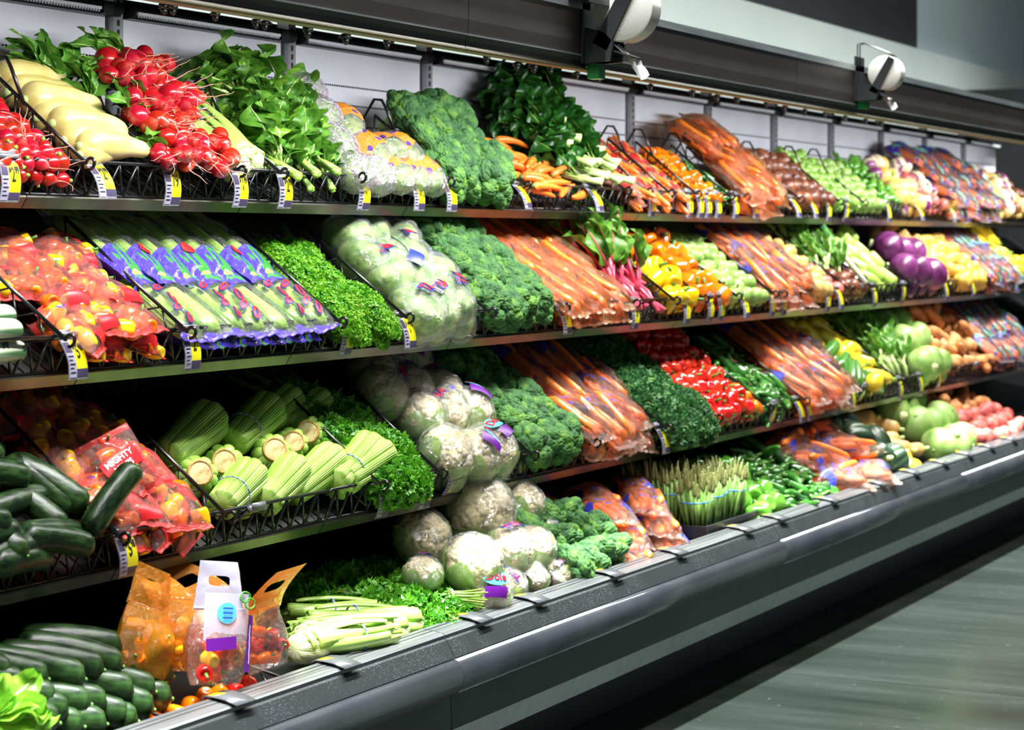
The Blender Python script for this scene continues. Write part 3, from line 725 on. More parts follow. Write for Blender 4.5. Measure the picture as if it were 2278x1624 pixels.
# clear and printed plastic film
def film(name, prints=None, gl=.75, tint=(1, 1, 1, 1), base=.02, bscale=53, wr=.55, haze=.02, rough=.09, hazecol=(.9, .93, .95, 1)):
    t = NT(name)
    n1 = t.noise(bscale, 4, None, .55, 1.6)
    rid = t.math('SUBTRACT', 1.0, t.math('ABSOLUTE', t.math('MULTIPLY', t.math('SUBTRACT', n1, .5), 4.0)))
    nrm = t.bump(rid, wr, .006)
    fr = t.n('ShaderNodeFresnel'); fr.inputs['IOR'].default_value = 1.45; t.l(nrm, fr.inputs['Normal'])
    g = t.n('ShaderNodeBsdfGlossy'); g.inputs['Roughness'].default_value = rough; t.l(nrm, g.inputs['Normal'])
    tr = t.n('ShaderNodeBsdfTransparent'); tr.inputs[0].default_value = tint
    fac = t.math('ADD', t.math('MULTIPLY', fr.outputs[0], gl), base, True)
    mx = t.n('ShaderNodeMixShader'); t.l(fac, mx.inputs[0]); t.l(tr.outputs[0], mx.inputs[1]); t.l(g.outputs[0], mx.inputs[2])
    df = t.n('ShaderNodeBsdfDiffuse'); df.inputs[0].default_value = hazecol
    hz = t.math('MULTIPLY', t.step(rid, .90, 1.0), .10); hz = t.math('ADD', hz, haze, True)
    m2 = t.n('ShaderNodeMixShader'); t.l(hz, m2.inputs[0]); t.l(mx.outputs[0], m2.inputs[1]); t.l(df.outputs[0], m2.inputs[2])
    sh = m2.outputs[0]
    for fn in (prints or []):
        mask, colr = fn(t)
        p = t.pbr(colr, .28, 0, nrm, .3)
        m3 = t.n('ShaderNodeMixShader'); t.l(mask, m3.inputs[0]); t.l(sh, m3.inputs[1]); t.l(p, m3.inputs[2]); sh = m3.outputs[0]
    return t.end(sh)
F_clear = film('clear_produce_film', gl=.5, wr=.7, bscale=62)
F_lett = film('lettuce_bag_film', gl=.45, base=.02, bscale=82, haze=.02)
def pr_red(t):
    x = t.xyz(); e = t.math('ADD', t.step(t.math('ABSOLUTE', x[1]), .068, .072), t.band(t.math('ADD', x[0], t.math('MULTIPLY', x[1], .6)), .034, .058, .002), True)
    e = t.math('MULTIPLY', e, .82)
    return e, c(216, 44, 40)
F_mini = film('red_printed_pepper_film', [pr_red], tint=(1, .80, .74, 1), bscale=62, haze=.04, hazecol=(.95, .55, .5, 1))
def pr_bar(t):
    x = t.xyz(); k = t.math('MULTIPLY', t.band(x[1], -.085, -.074), t.step(t.math('SINE', t.math('MULTIPLY', x[0], 700.0)), -.1, .1))
    return k, c(70, 20, 26)
def pr_purple(t):
    x = t.xyz(); wob = t.math('ADD', x[1], t.math('MULTIPLY', t.noise(16, 1), .05))
    return t.math('MULTIPLY', t.step(wob, .062, .066), .93), t.mix(t.band(t.noise(14, 1, t.mapv((2.2, .8, 1))), .55, .70, .01), c(72, 48, 196), c(52, 150, 50))
def pr_purple2(t):
    x = t.xyz(); wob = t.math('ADD', x[1], t.math('MULTIPLY', t.noise(16, 1), .05))
    return t.math('MULTIPLY', t.step(t.math('MULTIPLY', wob, -1.0), .118, .122), .85), c(84, 60, 190)
F_cel = film('purple_printed_celery_film', [pr_purple, pr_purple2], bscale=58, haze=.015, base=.02)
def pr_blue(t):
    x = t.xyz(); n = t.noise(30, 2, t.mapv((1, .6, 1)))
    a = t.band(t.math('ADD', x[1], t.math('MULTIPLY', x[0], .35)), .010, .060, .004)
    return t.math('MULTIPLY', a, t.step(n, .46, .50)), c(50, 60, 176)
F_car = film('blue_printed_carrot_film', [pr_blue], tint=(1, .90, .82, 1), bscale=58, haze=.03, hazecol=(1, .6, .4, 1))
def pr_blk(t):
    x = t.xyz(); n = t.noise(22, 2)
    return t.math('MULTIPLY', t.band(x[1], .0, .035, .004), t.step(n, .52, .56)), c(70, 52, 44)
F_car2 = film('orange_tinted_carrot_film', [pr_blk], tint=(1, .84, .70, 1), bscale=48, haze=.05, base=.03, hazecol=(1, .45, .15, 1))
def pr_purpl3(t):
    n = t.noise(13, 2); return t.step(n, .50, .54), t.mix(t.step(t.noise(19, 1), .52, .56), c(58, 40, 170), c(120, 180, 150))
F_purp = film('purple_printed_root_film', [pr_purpl3], tint=(1, .9, .9, 1), bscale=62)
def pr_slaw(t):
    n = t.noise(46, 3, None, .6, 2.0); return t.math('MULTIPLY', t.step(n, .50, .56), .55), c(196, 160, 204)
F_slaw = film('lavender_streaked_film', [pr_slaw], bscale=82, base=.03, haze=.05)
def pr_sal(t):
    x = t.xyz(); n = t.noise(18, 1)
    return t.math('MULTIPLY', t.band(t.math('ADD', x[1], t.math('MULTIPLY', n, .05)), .0, .09, .002), .9), t.mix(t.step(t.noise(26, 1), .54, .57), c(246, 150, 30), c(86, 44, 150))
F_sal = film('orange_printed_salad_film', [pr_sal], tint=(1, .97, .85, 1), bscale=72, base=.02)
def pr_noo(t):
    x = t.xyz(); k = t.math('MULTIPLY', t.band(x[1], -.03, .05, .002), t.band(x[0], -.05, .05, .002))
    return k, t.mix(t.step(t.noise(24, 2), .50, .54), c(200, 36, 34), c(240, 206, 60))
F_noo = film('red_labelled_clear_film', [pr_noo], bscale=62, base=.03, haze=.04)
F_amber = film('amber_pouch_film', None, tint=(1, .62, .12, 1), bscale=43, base=.03, haze=.22, hazecol=(.95, .42, .02, 1))
F_pouch = film('clear_pouch_film', None, tint=(1, .92, .88, 1), bscale=38, base=.02, haze=.03)
F_pouchw = film('pale_print_pouch_film', None, tint=(.9, .88, 1, 1), bscale=48, base=.03, haze=.60, hazecol=(.52, .50, .62, 1))

# ================================================================== produce: shapes
def radish(seed):
    r = np.random.RandomState(seed); Rr = .0205
    el = r.uniform(.95, 1.15); sn1 = sines(seed, 60)
    def fn(th, t_):
        a = math.pi * t_
        rad = Rr * math.sin(a) ** .9 if 0 < t_ < 1 else 0.0002
        z = Rr * el * math.cos(a)
        if t_ > .82: z -= (t_ - .82) * .05
        P = np.stack([rad * np.cos(th), rad * np.sin(th), np.full_like(th, z)], 1)
        return P * (1 + .05 * sn1(P))[:, None]
    body = rev(fn, 20, 14).mesh('radish_body', m_radish)
    ptsz = [Vector((0, 0, -Rr * el - .006))]; d = Vector((0, 0, -1))
    for k in range(6):
        d = (d + Vector(r.normal(0, .35, 3))).normalized(); ptsz.append(ptsz[-1] + d * r.uniform(.008, .014))
    tailm = MB().tube(ptsz, [.0022, .0014, .0011, .0009, .0007, .0005, .0003], 5).mesh('root_hair', m_tail)
    crown = MB().tube([(0, 0, Rr * el - .002), (.001, 0, Rr * el + .006)], [.006, .004], 7).mesh('crown', m_stem)
    return ('radish', [pt('radish_body', body), pt('root_hair', tailm), pt('crown', crown)])
RAD = [radish(s) for s in (1, 2, 3, 4)]

def capsule(L, r0, r1, bend=0.0, seed=0, nu=18, nv=18, sharp0=.5, sharp1=.5, lump=.03, lf=40, flat=1.0):
    """elongated body along Y from 0 to L; radius r0 at start, r1 at end; round ends"""
    s1 = sines(seed, lf)
    def fn(th, t_):
        e0 = min(1.0, t_ / .14) ; e1 = min(1.0, (1 - t_) / .14)
        rad = (r0 + (r1 - r0) * t_) * (1 - (1 - e0) ** 2) ** sharp0 * (1 - (1 - e1) ** 2) ** sharp1
        rad = max(rad, .0002)
        y = L * t_; z = bend * L * math.sin(math.pi * t_)
        P = np.stack([rad * np.cos(th), np.full_like(th, y), z + flat * rad * np.sin(th)], 1)
        k = (1 + lump * s1(P))[:, None]
        cen = np.array([0, y, z]); return cen + (P - cen) * k
    return rev(fn, nu, nv)
def cuke(seed, me=m_cuke):
    b = capsule(.235, .036, .034, .04, seed, 18, 18, .5, .5, .05, 30).mesh('cucumber_body', me)
    tip = MB().tube([(0, .232, 0), (0, .2375, 0)], [.006, .003], 8).mesh('blossom_end', m_drystem)
    return ('cucumber', [pt('cucumber_body', b), pt('blossom_end', tip)])
CUKE = [cuke(s) for s in (11, 12, 13)]
ZUKE = [('zucchini', [pt('zucchini_body', capsule(.19, .030, .026, .03, s, 14, 12).mesh('zucchini_body', m_zuke)), pt('stem', MB().tube([(0, -.018, 0), (0, .004, 0)], [.010, .014], 7).mesh('stem', m_drystem))]) for s in (21, 22)]
STRZ = [('zucchini', [pt('zucchini_body', capsule(.19, .032, .030, .03, s, 18, 14).mesh('zucchini_body', m_stripe)), pt('stem', MB().tube([(0, -.018, 0), (0, .004, 0)], [.010, .014], 7).mesh('stem', m_drystem))]) for s in (23, 24)]
PARS = [('parsnip', [pt('parsnip_body', capsule(.25, .040, .018, .05, s, 22, 26, .5, .8, .14, 38).mesh('parsnip_body', m_parsnip)), pt('crown', MB().tube([(0, .010, 0), (0, -.003, 0)], [.014, .008], 10).mesh('crown', m_rib))]) for s in (31, 32, 33)]
CARR = [('carrot', [pt('carrot_body', capsule(.19, .0165, .006, bd, s, 12, 14, .5, .5, .06, 50).mesh('carrot_body', m_carrot)), pt('crown', MB().tube([(0, .004, 0), (0, -.004, 0)], [.008, .005], 7).mesh('crown', m_drystem))]) for s, bd in ((41, .03), (42, -.04), (43, .07))]
carrot_in = [capsule(.17, .0155, .009, bd, s, 10, 8, .5, .5, .05, 45).mesh('carrot', m_carrot) for s, bd in ((44, .02), (45, -.03))]

def pepper(nm, me, Rr=.042, H=.085, seed=0, lobes=4, nu=26, nv=16):
    r = np.random.RandomState(seed); ph = r.uniform(0, 6); asym = r.uniform(.04, .10)
    def fn(th, t_):
        # t 0 = centre of stem dimple, 1 = centre of blossom dimple
        a = math.pi * t_
        prof = math.sin(a) ** .62 * (1 - .22 * t_)
        lob = 1 + (.11 * np.abs(np.cos(lobes / 2 * (th + ph))) - .07) * min(1, 3 * math.sin(a)) + asym * np.cos(th + 1)
        rad = np.maximum(Rr * prof * lob, .0003)
        z = H / 2 * math.cos(a) ** 1 if True else 0
        dim = .016 * math.exp(-(t_ / .16) ** 2) + .0 ; dim2 = .010 * math.exp(-((1 - t_) / .16) ** 2)
        return np.stack([rad * np.cos(th), rad * np.sin(th), np.full_like(th, z - dim + dim2)], 1)
    body = rev(fn, nu, nv).mesh('pepper_body', me)
    q_ = Rr / .042; st = MB().tube([(0, 0, H / 2 - .019 * q_), (.001, 0, H / 2 - .004 * q_), (.006 * q_, .002, H / 2 + .012 * q_)], [.010 * q_, .0055 * q_, .0065 * q_], 7).mesh('stem', m_drystem)
    return (nm, [pt('pepper_body', body), pt('stem', st)])
def peppers(nm, me, n=2, **kw): return [pepper(nm, me, seed=50 + 7 * i, **kw) for i in range(n)]
P_RED = peppers('bell_pepper', m_pred); P_YEL = peppers('bell_pepper', m_pyel); P_ORA = peppers('bell_pepper', m_pora); P_GRN = peppers('bell_pepper', m_pgrn)
mini_body = {k: [pepper('x', m, .021, .062, 70 + i, 3, 14, 10)[1] for i in range(2)] for k, m in (('r', m_pred), ('o', m_pora), ('y', m_pyel))}
MINI = [('mini_pepper', mini_body[k][i]) for k in 'oo' for i in range(2)]
CHIL = [('green_chili', [pt('chili_body', capsule(.085, .014, .006, bd, s, 10, 10, .5, .5, .05, 60).mesh('chili_body', m_chili)), pt('stem', MB().tube([(0, .004, 0), (0, -.018, .003)], [.006, .0025], 6).mesh('stem', m_drystem))]) for s, bd in ((81, .05), (82, -.08))]
LONGP = [('long_green_pepper', [pt('pepper_body', capsule(.17, .020, .009, bd, s, 10, 10, .5, .5, .06, 40).mesh('pepper_body', m_pgrn)), pt('stem', MB().tube([(0, .004, 0), (0, -.02, .004)], [.008, .003], 6).mesh('stem', m_drystem))]) for s, bd in ((83, .06), (84, -.05))]

def blob(nm, me, rx, ry, rz, seed, lump=.10, lf=26, nu=16, nv=12, extra=None):
    s1 = sines(seed, lf); s2 = sines(seed + 1, lf * 2.4)
    def fn(th, t_):
        a = math.pi * t_
        P = np.stack([rx * math.sin(a) * np.cos(th), ry * math.sin(a) * np.sin(th), np.full_like(th, rz * math.cos(a))], 1)
        return P * (1 + lump * s1(P) + lump * .4 * s2(P))[:, None]
    return (nm, [pt(nm + '_body', rev(fn, nu, nv).mesh(nm + '_body', me))] + (extra or []))
def one(p): return (p[0], [pt(p[1][0][0], p[1][0][1])])
POT = [blob('potato', m_potato, .034, .046, .030, s) for s in (91, 92, 93)]
SWEET = [('sweet_potato', [pt('sweet_potato_body', capsule(.17, .030, .022, bd, s, 14, 12, .8, 1.0, .12, 24).mesh('sweet_potato_body', m_sweet))]) for s, bd in ((94, .05), (95, -.06), (96, .02))]
REDP = [blob('red_potato', m_redpot, .034, .040, .032, s, .07) for s in (97, 98)]
BEET = [blob('beet', m_beet, .036, .036, .034, s, .08, extra=[pt('root_tail', MB().tube([(0, 0, -.030), (.003, 0, -.05), (.0, .004, -.075)], [.006, .002, .0006], 6).mesh('root_tail', m_beet))]) for s in (99, 100)]
TURN = [blob('turnip', m_turnip, .046, .046, .040, s, .05, extra=[pt('root_tail', MB().tube([(0, 0, -.036), (.003, 0, -.055), (.0, .004, -.07)], [.008, .002, .0006], 6).mesh('root_tail', m_tail)), pt('crown', MB().tube([(0, 0, .036), (0, 0, .050)], [.012, .009], 8).mesh('crown', m_stem))]) for s in (101, 102)]
RUTA = [blob('rutabaga', m_rtur, .050, .050, .046, s, .06, extra=[pt('crown', MB().tube([(0, 0, .040), (0, 0, .054)], [.012, .009], 8).mesh('crown', m_stem))]) for s in (103, 104)]
TOMA = [blob('tomatillo', m_tomat, .028, .028, .030, s, .09, 60, extra=[pt('stem', MB().tube([(0, 0, .026), (0, .003, .042)], [.004, .002], 6).mesh('stem', m_drystem))]) for s in (105, 106)]
def sprout(seed):
    s1 = sines(seed, 90)
    def fn(th, t_):
        a = math.pi * t_; w_ = 1 + .07 * np.sin(3 * th + 9 * t_) * math.sin(a)
        P = np.stack([.026 * math.sin(a) * np.cos(th) * w_, .026 * math.sin(a) * np.sin(th) * w_, np.full_like(th, .027 * math.cos(a))], 1)
        return P * (1 + .03 * s1(P))[:, None]
    return ('sprout', [pt('sprout_head', rev(fn, 18, 12).mesh('sprout_head', m_brus)), pt('cut_stem', MB().tube([(0, 0, -.024), (0, 0, -.032)], .009, 8).mesh('cut_stem', m_rib))])
SPRO = [sprout(s) for s in (107, 108)]
def squash_yel(seed, bd):
    b = capsule(.17, .020, .037, bd, seed, 16, 16, .5, .5, .04, 24).mesh('squash_body', m_yelsq)
    return ('yellow_squash', [pt('squash_body', b), pt('stem', MB().tube([(0, .006, 0), (0, -.022, .002)], [.011, .009], 7).mesh('stem', m_stem))])
YSQ = [squash_yel(111, .06), squash_yel(112, -.04)]
def butternut(seed):
    def fn(th, t_):
        a = math.pi * t_
        rad = .038 + .026 * (1 / (1 + math.exp(-(t_ - .62) * 16)))
        rad *= min(1, math.sin(a) * 2.6) ** .55 if 0 < t_ < 1 else .004
        return np.stack([rad * np.cos(th), np.full_like(th, .24 * t_), rad * np.sin(th)], 1)
    return ('butternut_squash', [pt('squash_body', rev(fn, 20, 20).mesh('squash_body', m_butter)), pt('stem', MB().tube([(0, .006, 0), (0, -.02, .004)], [.012, .010], 7).mesh('stem', m_rib))])
BUTT = [butternut(1)]
def acorn(seed):
    def fn(th, t_):
        a = math.pi * t_; rb = 1 + .09 * np.abs(np.cos(5 * th)) - .06
        rad = np.maximum(.066 * math.sin(a) ** .8 * rb, .0004) if 0 < t_ < 1 else np.full_like(th, .0004)
        return np.stack([rad * np.cos(th), rad * np.sin(th), np.full_like(th, .074 * math.cos(a) * (1 - .1 * math.exp(-(t_ / .15) ** 2)))], 1)
    return ('acorn_squash', [pt('squash_body', rev(fn, 60, 18).mesh('squash_body', m_acorn)), pt('stem', MB().tube([(0, 0, .058), (.002, 0, .085)], [.011, .007], 7).mesh('stem', m_rib))])
ACOR = [acorn(1)]
EGG = [('eggplant', [pt('eggplant_body', capsule(.16, .024, .040, .05, 115, 16, 14, .5, .5, .02).mesh('eggplant_body', m_eggpl)), pt('calyx', MB().tube([(0, -.022, 0), (0, .0, 0), (0, .022, 0)], [.006, .012, .027], 8).mesh('calyx', m_drystem))])]
CHAY = [('chayote', [pt('chayote_body', capsule(.115, .026, .040, .03, s, 16, 14, .5, .5, .08, 40).mesh('chayote_body', m_chay))]) for s in (116, 117)]

def cabbage(nm, me, seed, Rr=.078):
    s1 = sines(seed, 18)
    def fn(th, t_):
        a = math.pi * t_
        P = np.stack([Rr * math.sin(a) * np.cos(th), Rr * math.sin(a) * np.sin(th), np.full_like(th, Rr * .92 * math.cos(a))], 1)
        w_ = ((th / (2 * math.pi) * 3 + .9 * t_) % 1.0)          # overlapping wrapper leaves
        return P * (1 + .05 * w_ * math.sin(a) + .02 * s1(P))[:, None]
    return (nm, [pt(nm + '_head', rev(fn, 40, 22).mesh(nm + '_head', me)), pt('cut_stem', MB().tube([(0, 0, -Rr * .88), (0, 0, -Rr * 1.05)], .02, 10).mesh('cut_stem', m_celpale))])
CABB = [cabbage('cabbage', m_cabb, s) for s in (121, 122)]
RCAB = [cabbage('red_cabbage', m_rcabb, s) for s in (123, 124)]

# florets: bulging seeds on a dome
def fib(n, zmin=-.4):
    i = np.arange(n) + .5; z = 1 - (1 - zmin) * i / n; ph = i * 2.399963
    s_ = np.sqrt(1 - z * z); return np.stack([s_ * np.cos(ph), s_ * np.sin(ph), z], 1)
def floret_dome(Rr, nbig, nsmall, seed, hb=.24, hs=.035, polar=2.0, nu=84, nv=44, flat=.8, open_=True):
    r = np.random.RandomState(seed)
    A = fib(nbig); A += r.normal(0, .09, A.shape); A /= np.linalg.norm(A, axis=1)[:, None]
    hA = r.uniform(.75, 1.2, nbig)
    Bs = fib(nsmall); Bs += r.normal(0, .03, Bs.shape); Bs /= np.linalg.norm(Bs, axis=1)[:, None]
    a0 = 1.34 * math.sqrt(1.4 * 2 * math.pi / nbig / math.pi); b0 = 1.25 * math.sqrt(1.4 * 2 * math.pi / nsmall / math.pi)
    s1 = sines(seed, 3.0)
    def fn(th, t_):
        p = polar * t_
        D = np.stack([math.sin(p) * np.cos(th), math.sin(p) * np.sin(th), np.full_like(th, math.cos(p))], 1)
        da = np.arccos(np.clip(D @ A.T, -1, 1)); k = (np.sqrt(np.clip(1 - (da / a0) ** 2, 0, 1)) * hA).max(1)
        db = np.arccos(np.clip(D @ Bs.T, -1, 1)).min(1); k2 = np.sqrt(np.clip(1 - (db / b0) ** 2, 0, 1))
        rad = Rr * (1 - hb + hb * k + hs * k2 + .06 * s1(D))
        P = D * rad[:, None]; P[:, 2] *= flat
        if p > 1.75: P *= 1 - .35 * (p - 1.75)
        return P
    return rev(fn, nu, nv, True, True)
def broccoli(seed):
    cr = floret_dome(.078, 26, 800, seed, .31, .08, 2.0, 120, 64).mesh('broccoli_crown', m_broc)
    st = MB().tube([(0, 0, -.005), (.002, 0, -.05), (0, .003, -.085)], [.034, .022, .021], 12).mesh('broccoli_stalk', m_brocst)
    br = MB(); r = np.random.RandomState(seed)
    for k in range(9):
        a = k * .7 + r.uniform(-.2, .2); br.tube([(0, 0, -.05), (.035 * math.cos(a), .035 * math.sin(a), -.018), (.05 * math.cos(a), .05 * math.sin(a), .005)], [.012, .009, .012], 7)
    return ('broccoli', [pt('broccoli_crown', cr), pt('broccoli_stalk', st, None, [pt('branches', br.mesh('branches', m_brocst))])])
BROC = [broccoli(s) for s in (131, 132, 133, 134)]

# leaves
def leaf(L, W, me, rib=m_rib, ruffle=.25, curl=.3, cup=.2, jag=.1, seed=0, pet=.35, nt=12, ns=7, pw=.006):
    r = np.random.RandomState(seed); ph = r.uniform(0, 6, 4)
    mb = MB(); V = np.zeros((nt + 1, ns, 3))
    for i in range(nt + 1):
        t_ = i / nt
        wd = W * (math.sin(math.pi * (t_ ** .75)) ** .7 if 0 < t_ < 1 else .02) * (1 + jag * math.sin(17 * t_ + ph[0]))
        for j in range(ns):
            s_ = (j / (ns - 1) - .5) * 2
            x = wd * s_ / 2
            z = -curl * L * t_ * t_ + cup * abs(s_) * wd + ruffle * W * .5 * (abs(s_) ** 1.5) * math.sin(11 * t_ + ph[1 if s_ > 0 else 2]) * (.4 + t_)
            V[i, j] = (x, L * t_, z)
    mb.grid(V)
    mb.k = 1
    mb.tube([(0, L * q, -curl * L * q * q + .0015) for q in (0, .25, .5, .75, .95)], [pw * .8, pw * .6, pw * .45, pw * .3, .0008], 5)
    if pet: mb.tube([(0, -pet * L, .0), (0, -pet * L * .5, .004), (0, 0, 0)], [pw * 1.1, pw, pw * .8], 6)
    return mb.mesh('leaf', [me, rib])
def leaves(n, L, W, me, **kw): return [leaf(L, W, me, seed=140 + i, **kw) for i in range(n)]
LV_must = leaves(4, .15, .090, m_leafM, ruffle=.9, curl=.35, cup=.1, jag=.32, nt=18)
LV_mustL = leaves(2, .12, .075, m_leafL, ruffle=.9, curl=.35, cup=.1, jag=.32, nt=18)
LV_chard = leaves(4, .20, .11, m_leafD, rib=m_stem, ruffle=.85, nt=18, curl=.30, cup=.10, jag=.10, pw=.0045)
LV_pink = leaves(3, .16, .09, m_leafM, rib=m_ribpink, ruffle=.4, curl=.25, pet=.9, pw=.009)
LV_rad = leaves(4, .10, .05, m_leafM, ruffle=.3, curl=.5, jag=.14, pet=.6, pw=.003)
LV_radL = leaves(2, .08, .055, m_leafL, ruffle=.25, curl=.5, jag=.05, pet=.6, pw=.003)
LV_rom = leaves(3, .17, .10, m_leafL, ruffle=.45, curl=.3, cup=.3, pw=.010)
LV_bok = leaves(2, .15, .09, m_leafM, ruffle=.25, curl=.3, pet=.8, pw=.012)
LV_wrap = leaves(2, .13, .10, m_lett, ruffle=.15, curl=.55, cup=.15, jag=.05, pet=0, pw=.010)
def bunch(nm, LV, n, spread=.6, lift=.5, seed=0, base=None, sc=(.8, 1.15), extra=None):
    """leaves fan out from the tied end at the origin towards +Y"""
    r = np.random.RandomState(seed); ps = []
    for i in range(n):
        q = i / max(1, n - 1)
        az = r.uniform(-spread, spread); el = r.uniform(-.05, lift); roll = r.uniform(-.9, .9); s_ = r.uniform(*sc)
        off = r.uniform(0, .07)
        M = RZ(az) @ RX(el) @ T(r.uniform(-.012, .012), .05 + off, r.uniform(0, .02)) @ RY(roll) @ S(s_)
        ps.append(pt('leaf', LV[r.randint(len(LV))], M))
    return (nm, ps + (extra or []))

# herbs with tiny leaflets
def leaflets(N, size, shape, me, seed, stems=True, up=.5, curly=.6):
    """leaflets scattered through an upper half ellipsoid (rx, ry, rz)"""
    r = np.random.RandomState(seed); mb = MB(); rx, ry, rz = shape
    for i in range(N):
        d = r.normal(size=3); d[2] = abs(d[2]) * 1.0; d /= np.linalg.norm(d)
        q = r.uniform(.72, 1.03); P = Vector((d[0] * rx * q, d[1] * ry * q, d[2] * rz * q))
        n_ = (Vector(d) + Vector(r.normal(0, curly, 3))).normalized()
        z = n_; x = z.orthogonal().normalized(); y = z.cross(x)
        rot = r.uniform(0, 6.28); s_ = size * r.uniform(.7, 1.35)
        vs_ = []; fs = []
        for k, a in enumerate((-.95, 0, .95)):
            da = x * math.cos(rot + a) + y * math.sin(rot + a); db = x * math.cos(rot + a + 1.57) + y * math.sin(rot + a + 1.57)
            h = r.uniform(-.3, .5)
            b = len(vs_)
            vs_ += [P, P + da * s_ * .55 + db * s_ * .30 + z * s_ * .18, P + da * s_ + z * s_ * h, P + da * s_ * .55 - db * s_ * .30 + z * s_ * .10]
            fs.append((b, b + 1, b + 2, b + 3))
        mb.add(vs_, fs)
    return mb
def stalks(N, shape, seed, thick=.0016, L=.09):
    r = np.random.RandomState(seed); mb = MB(); rx, ry, rz = shape
    for i in range(N):
        a = r.uniform(-1, 1); b = r.uniform(.2, 1)
        mb.tube([(r.uniform(-.012, .012), -ry - L * r.uniform(.5, 1), .012 * r.uniform(0, 1)), (a * rx * .4, -ry * .5, rz * b * .4), (a * rx * .8, ry * r.uniform(-.2, .8), rz * b)], thick, 4)
    return mb
def herb(nm, me, shape, N, size, seed, L=.09, curly=.6):
    return (nm, [pt('foliage', leaflets(N, size, shape, me, seed, curly=curly).mesh('foliage', me, False)), pt('stalks', stalks(26, shape, seed, L=L).mesh('stalks', m_stem))])
CURLY = [herb('curly_parsley', m_herb, (.075, .095, .055), 2600, .0078, s) for s in (151, 152)]
FLATP = [herb('flat_parsley', m_herbD, (.07, .085, .055), 1000, .0145, s, curly=.5) for s in (153, 154)]
CILA = [herb('cilantro', m_herbD, (.08, .09, .06), 620, .019, s, curly=.4) for s in (155, 156)]
KALE = [herb('curly_kale', m_kale, (.085, .11, .06), 1700, .0145, s, curly=.9) for s in (157, 158)]

# celery
def ribbed(L, R0, seed, lob=9, fine=6, flat=1.0, bulge=.12, taper=.72, nu=216, nv=22, butt=.55):
    r = np.random.RandomState(seed); ph = r.uniform(0, 6); lean = r.uniform(-.35, .35)
    hs_ = r.uniform(.8, 1.15, lob)
    def fn(th, t_):
        y = L * t_
        rad = R0 * (butt + (1 - butt) * min(1, t_ / bulge) ** .55) * (1 - (1 - taper) * max(0, t_ - bulge) / (1 - bulge))
        u = ((th + ph + lean * t_) / (2 * math.pi) * lob) % lob
        k = np.floor(u).astype(int) % lob; f = u - np.floor(u)
        arc = np.sqrt(np.clip(1 - (2 * f - 1) ** 2, 0, 1))
        rr_ = rad * (1 - .16 + .16 * arc * hs_[k] + .024 * np.cos(f * 2 * math.pi * fine) * min(1, t_ * 5))
        return np.stack([rr_ * np.cos(th), np.full_like(th, y), flat * rr_ * np.sin(th)], 1)
    return rev(fn, nu, nv)
def celery(seed, L=.25, R0=.054):
    b = ribbed(L, R0, seed).mesh('stalks', m_celery)
    bt = MB(); V = np.array([[(q * math.cos(a), -yy, q * math.sin(a)) for a in np.linspace(0, 2 * math.pi, 20, endpoint=False)] for q, yy in ((.033, -.002), (.031, .005), (.026, .0065), (.001, .006))])
    butt_m = bt.grid(V, wrap=True).mesh('butt', m_butt)
    rim = MB().tube([(.029 * math.cos(a), -.0045, .029 * math.sin(a)) for a in np.linspace(0, 2 * math.pi, 20, endpoint=False)], .0042, 5, True).mesh('butt_edge', m_buttrim)
    tie = MB().tube([(R0 * .88 * math.cos(a), L * .70, R0 * .88 * math.sin(a)) for a in np.linspace(0, 2 * math.pi, 24, endpoint=False)], .0018, 5, True).mesh('twist_tie', m_tie)
    return ('celery_bunch', [pt('stalks', b), pt('butt', butt_m, None, [pt('butt_edge', rim)])] + ([pt('twist_tie', tie)] if seed == 161 else []))
CEL = [celery(s) for s in (161, 162, 163)]
def stalk_mesh(L, w_, seed):
    """one celery stick: ribbed trough along Y"""
    n = 13; mb = MB(); V = []
    for t_ in np.linspace(0, 1, 12):
        row = []
        for j in range(n):
            a = -1.25 + 2.5 * j / (n - 1); rr_ = w_ * (1 + .05 * math.cos(j * math.pi)) * (1 - .25 * t_)
            row.append((rr_ * math.sin(a), L * t_, rr_ * .7 * math.cos(a) + .05 * L * math.sin(t_ * 3 + seed)))
        for j in range(n - 1, -1, -1):
            a = -1.25 + 2.5 * j / (n - 1); rr_ = w_ * .62 * (1 - .25 * t_)
            row.append((rr_ * math.sin(a), L * t_, rr_ * .7 * math.cos(a) - .002 + .05 * L * math.sin(t_ * 3 + seed)))
        V.append(row)
    mb.grid(np.array(V), wrap=True)
    N2 = 2 * n; mb.f.append(tuple(range(N2 - 1, -1, -1))); mb.m.append(0); mb.f.append(tuple(range(11 * N2, 12 * N2))); mb.m.append(0)
    return mb.mesh('celery_stick', m_celery)
STK = [stalk_mesh(.30, .019, s) for s in (0, 1, 2)]
def celery_long(seed, n=13, L=.34):
    """whole celery lying down: butt at the origin, sticks fanning to +Y"""
    r = np.random.RandomState(seed); ps = []
    for i in range(n):
        a = 2 * math.pi * i / n; q = .030 if i < 9 else .014
        ps.append(pt('stick', STK[i % 3], T(q * math.cos(a), .02, q * .8 * math.sin(a)) @ RZ(r.uniform(-.07, .07)) @ RX(r.uniform(-.05, .05)) @ RY(math.pi / 2 - a) @ S(1, r.uniform(.85, 1.12), 1)))
    ps.append(pt('base', ribbed(.07, .050, seed, nv=10, bulge=.5, taper=.9).mesh('base', m_celpale)))
    tie = MB().tube([(.052 * math.cos(a), .20, .046 * math.sin(a)) for a in np.linspace(0, 2 * math.pi, 24, endpoint=False)], .0030, 5, True).mesh('twist_tie', m_tie)
    ps.append(pt('twist_tie', tie))
    return ('long_celery', ps)
CELL = [celery_long(s) for s in (164, 165)]

